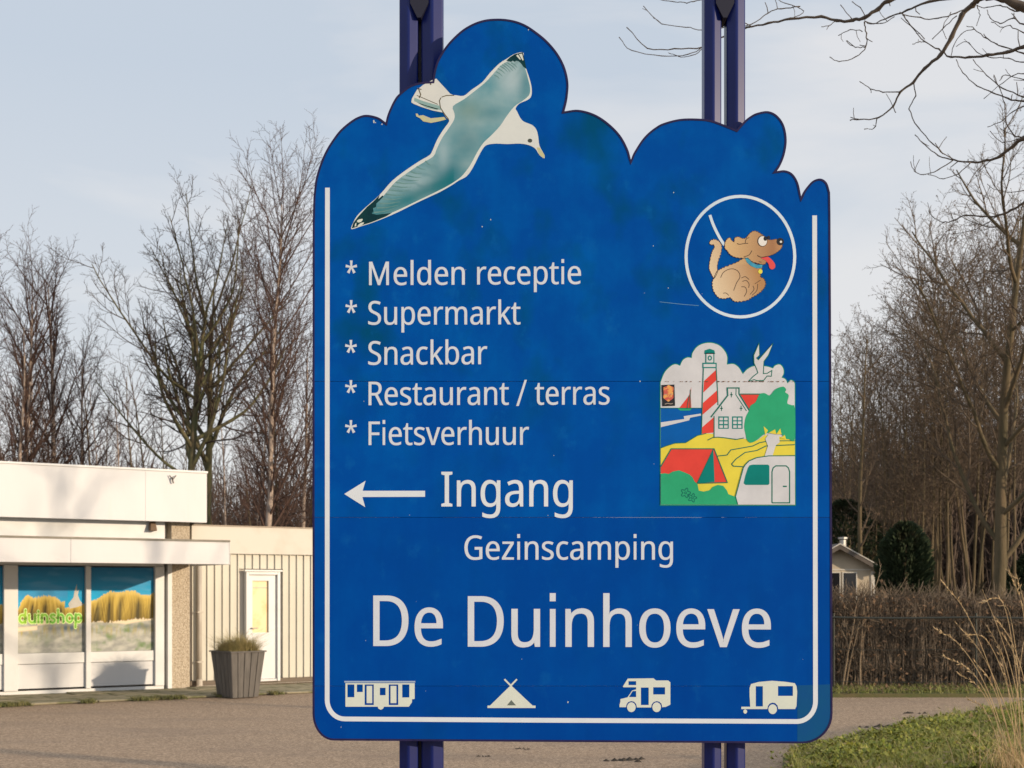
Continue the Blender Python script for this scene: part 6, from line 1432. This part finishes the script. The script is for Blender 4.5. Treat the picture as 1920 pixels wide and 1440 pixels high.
# -- foreground verge: low creeping plants, grass and dead leaves
def in_poly(p, q): return inside(p, q)
rng = random.Random(44)
VEc = [(x+.06, y) for x, y in VE]
m_lf1 = mat('verge_leaf', (.16,.205,.03), .6, (.31,.30,.06), scale=7, spec=.15, third=((.42,.36,.14), 11, .55, .68, .8))
B = []; G = []
def leaf(c, a, b, L_, W_, bend):
    o_ = len(B); up = a.cross(b)
    B.extend([tuple(c), tuple(c+a*L_*.5-b*W_+up*bend), tuple(c+a*L_*.5+b*W_+up*bend), tuple(c+a*L_)])
    G.append((o_, o_+1, o_+3, o_+2))
cnt = 0
while cnt < 52000:
    Y = 11.2 + (19.0-11.2)*rng.random()**1.3; X = rng.uniform(2.2, min(9.0, Y*.42))
    if not inside(VEc, (X, Y)): 
        if rng.random() > .03 or not inside(VEc, (X+.18, Y)): continue
    cnt += 1
    hgt = .04 + .19*max(0, .35+noise.noise(Vector((X*1.7, Y*1.7, 2)))) * rng.random()
    a = Vector((rng.gauss(0,1), rng.gauss(0,1), rng.uniform(-.1,.9))).normalized(); b = a.cross(Vector((0,0,1))).normalized()
    L_ = rng.uniform(.025,.065)
    leaf(Vector((X, Y, .045+hgt)), a, b, L_, L_*rng.uniform(.2,.36), rng.uniform(-.006,.01))
o = npmesh('ground_cover', B, G, m_lf1); tag(o, kind='stuff')
m_gr = mat('verge_grass', (.22,.27,.045), .7, (.42,.36,.14), scale=5)
def area_v():
    while True:
        Y = 11.2 + 7.8*rng.random()**1.3; X = rng.uniform(2.2, min(9.0, Y*.42))
        if inside(VEc, (X, Y)): return X, Y, 1.0
V, F = blades(9000, area_v, .20, .006, .9, rng, 2, .045)
o = npmesh('grass', V, F, m_gr); tag(o, kind='stuff')
B = []; G = []
for i in range(1300):
    X, Y, _ = area_v(); a = Vector((rng.gauss(0,1), rng.gauss(0,1), rng.uniform(-.2,.5))).normalized(); b = a.cross(Vector((0,0,1))).normalized(); L_ = rng.uniform(.04,.09)
    leaf(Vector((X, Y, .09+rng.random()*.06)), a, b, L_, L_*.33, .012)
o = npmesh('fallen_leaves', B, G, mat('pale_dead_leaf', (.34,.24,.12), .8, (.20,.13,.07), scale=3)); tag(o, kind='stuff')
# strip of turf and fallen leaves at the hedge foot
def area_h(): return rng.uniform(4.6,10.2), rng.uniform(20.92,22.4), 1.0 if rng.random() < .8 else 1.6
V, F = blades(9000, area_h, .085, .012, .9, rng, 2, .045)
o = npmesh('grass', V, F, mat('strip_grass', (.17,.21,.045), .7, (.30,.29,.09), scale=3)); tag(o, kind='stuff')
B = []; G = []
for i in range(2600):
    c = Vector((rng.uniform(4.6,10.2), 20.85+1.6*rng.random()**.6, .06+rng.random()*.05)); a = Vector((rng.gauss(0,1), rng.gauss(0,1), rng.uniform(-.2,.6))).normalized(); b = a.cross(Vector((0,0,1))).normalized(); leaf(c, a, b, .07, .025, .012)
o = npmesh('fallen_leaves', B, G, m_hlf); tag(o, kind='stuff')
# moss and weeds along the pavement edge
B_, G_ = [], []
rng = random.Random(12)
ex = Vector((.8437,.5367)); nv = Vector((.5367,-.8437))
def area_m():
    while True:
        s_ = rng.uniform(-1.5, 9.5); n_ = 1.98 + rng.gauss(0, .10)
        if noise.noise(Vector((s_*1.3, 0, 7))) < -.02: continue
        p = FO + ex*s_ + nv*n_; return p.x, p.y, 1.0
V, F = blades(5200, area_m, .065, .014, .9, rng, 2, .0)
o = npmesh('weeds', V, F, mat('weed_green', (.11,.125,.035), .8, (.17,.15,.055), scale=4)); tag(o, kind='stuff')

# -- dry tall grass leaning in at the right edge
tg = empty('tall_grass', at(1900, 1400, 11.2)); tg.location.z = .05
TG = Vector(tg.location); tag(tg, 'clump of tall dry straw-coloured grass stalks leaning left at the right edge', 'grass clump')
m_st = mat('straw', (.62,.45,.25), .7, (.48,.33,.17), scale=8)
rng = random.Random(9)
st = [((1902,1420),(1862,1270),(1812,1150),(1766,1090)), ((1900,1430),(1850,1290),(1800,1210),(1752,1178)), ((1915,1420),(1905,1260),(1880,1130),(1836,1070+60)), ((1918,1425),(1890,1290),(1850,1200),(1810,1140+50)),
      ((1925,1430),(1912,1280),(1893,1150),(1870,1135)), ((1935,1430),(1930,1250),(1915,1130),(1890,1068)), ((1890,1440),(1862,1330),(1822,1260),(1770,1230)), ((1940,1440),(1925,1300),(1900,1210),(1868,1160)), ((1925,1435),(1880,1310),(1840,1225),(1790,1165)), ((1935,1435),(1900,1270),(1872,1180),(1842,1105)), ((1895,1435),(1868,1350),(1836,1290),(1796,1262)), ((1945,1435),(1935,1240),(1922,1140),(1905,1075)), ((1920,1435),(1902,1320),(1880,1230),(1850,1172)),
      ((1905,1440),(1880,1340),(1858,1280),(1828,1240)),
      ((1950,1440),(1945,1280),(1935,1170),(1925,1090)), ((1910,1440),(1898,1350),(1888,1280),(1872,1215)), ((1880,1440),(1868,1380),(1845,1330),(1815,1310)), ((1930,1440),(1918,1340),(1906,1240),(1880,1190)), ((1960,1440),(1960,1300),(1950,1200),(1915,1130)), ((1900,1440),(1905,1330),(1915,1230),(1930,1160))]
for i, pts in enumerate(st):
    P = spline(pts, 6); n = len(P); Yd = 11.2 + rng.uniform(-.35,.35)
    q = [at(x, y, Yd) - TG for x, y in P]
    b = MB(); b.tube(q, [.0040*(1-.55*k/(n-1)) for k in range(n)], 5)
    if i % 5 != 4:
        for k in range(int(n*.66), n):                           # seed head
            for _ in range(4):
                d = (q[min(k, n-1)]-q[k-1]).normalized(); e = (d*1.0 + Vector((rng.gauss(0,.3), rng.gauss(0,.3), rng.gauss(0,.3)))).normalized(); a = q[k-1].lerp(q[k], rng.random())
                sd_ = e.cross(Vector((rng.gauss(0,1),rng.gauss(0,1),rng.gauss(0,1)))).normalized()*.0035
                L_ = rng.uniform(.025,.055); b.face([a-sd_*.3, a+e*L_*.5-sd_, a+e*L_, a+e*L_*.5+sd_])
    b.build('stalk', m_st, tg)
def area_t(): return TG.x+rng.gauss(0,.16)-TG.x, rng.gauss(0,.2), 1.0
V, F = blades(260, area_t, .5, .006, 1.0, rng, 4)
npmesh('leaf_tuft', V, F, m_st, tg)['kind'] = 'stuff'

# -- dark clods and leaf scraps on the lane
m_clod = mat('clod', (.055,.042,.03), .95, (.035,.028,.02), scale=30)
clods = [(1709,1336,.10),(1790,1341,.06),(1672,1361,.16),(1640,1362,.08),(905,1416,.05),(980,1402,.05),(1182,1424,.14),(985,1404,.03)]
labs = ['small dark lump of leaf litter on the lane nearest the hedge strip','little dark scrap on the lane close to the grass verge','long dark streak of leaf litter on the lane right of the sign','dark scrap at the left end of the long litter streak','small dark scrap on asphalt just right of the left post','second small dark scrap on the asphalt between the two posts','dark leaf scrap on the asphalt left of the right post','tiny scrap on the asphalt below the sign middle']
for i, (px, py, s_) in enumerate(clods):
    Y = EYE*FOC/(py-HOR); p = at(px, py, Y); rg = random.Random(i); b = MB()
    for _ in range(9):
        c = Vector((rg.gauss(0,s_), rg.gauss(0,s_*.35), 0)); r_ = s_*rg.uniform(.18,.4); o_ = len(b.v)
        ring = [(c.x+r_*math.cos(a)*rg.uniform(.7,1.3), c.y+r_*math.sin(a)*rg.uniform(.7,1.3), -.004) for a in [k*6.283/7 for k in range(7)]]
        b.v += ring + [(c.x, c.y, min(.03, r_*.55))]; b.f += [(o_+k, o_+(k+1) % 7, o_+7) for k in range(7)]
    o = b.build('leaf_scrap', m_clod, None, loc=(p.x, p.y, -.008)); tag(o, labs[i], 'leaf litter', 'scraps lying on the lane')
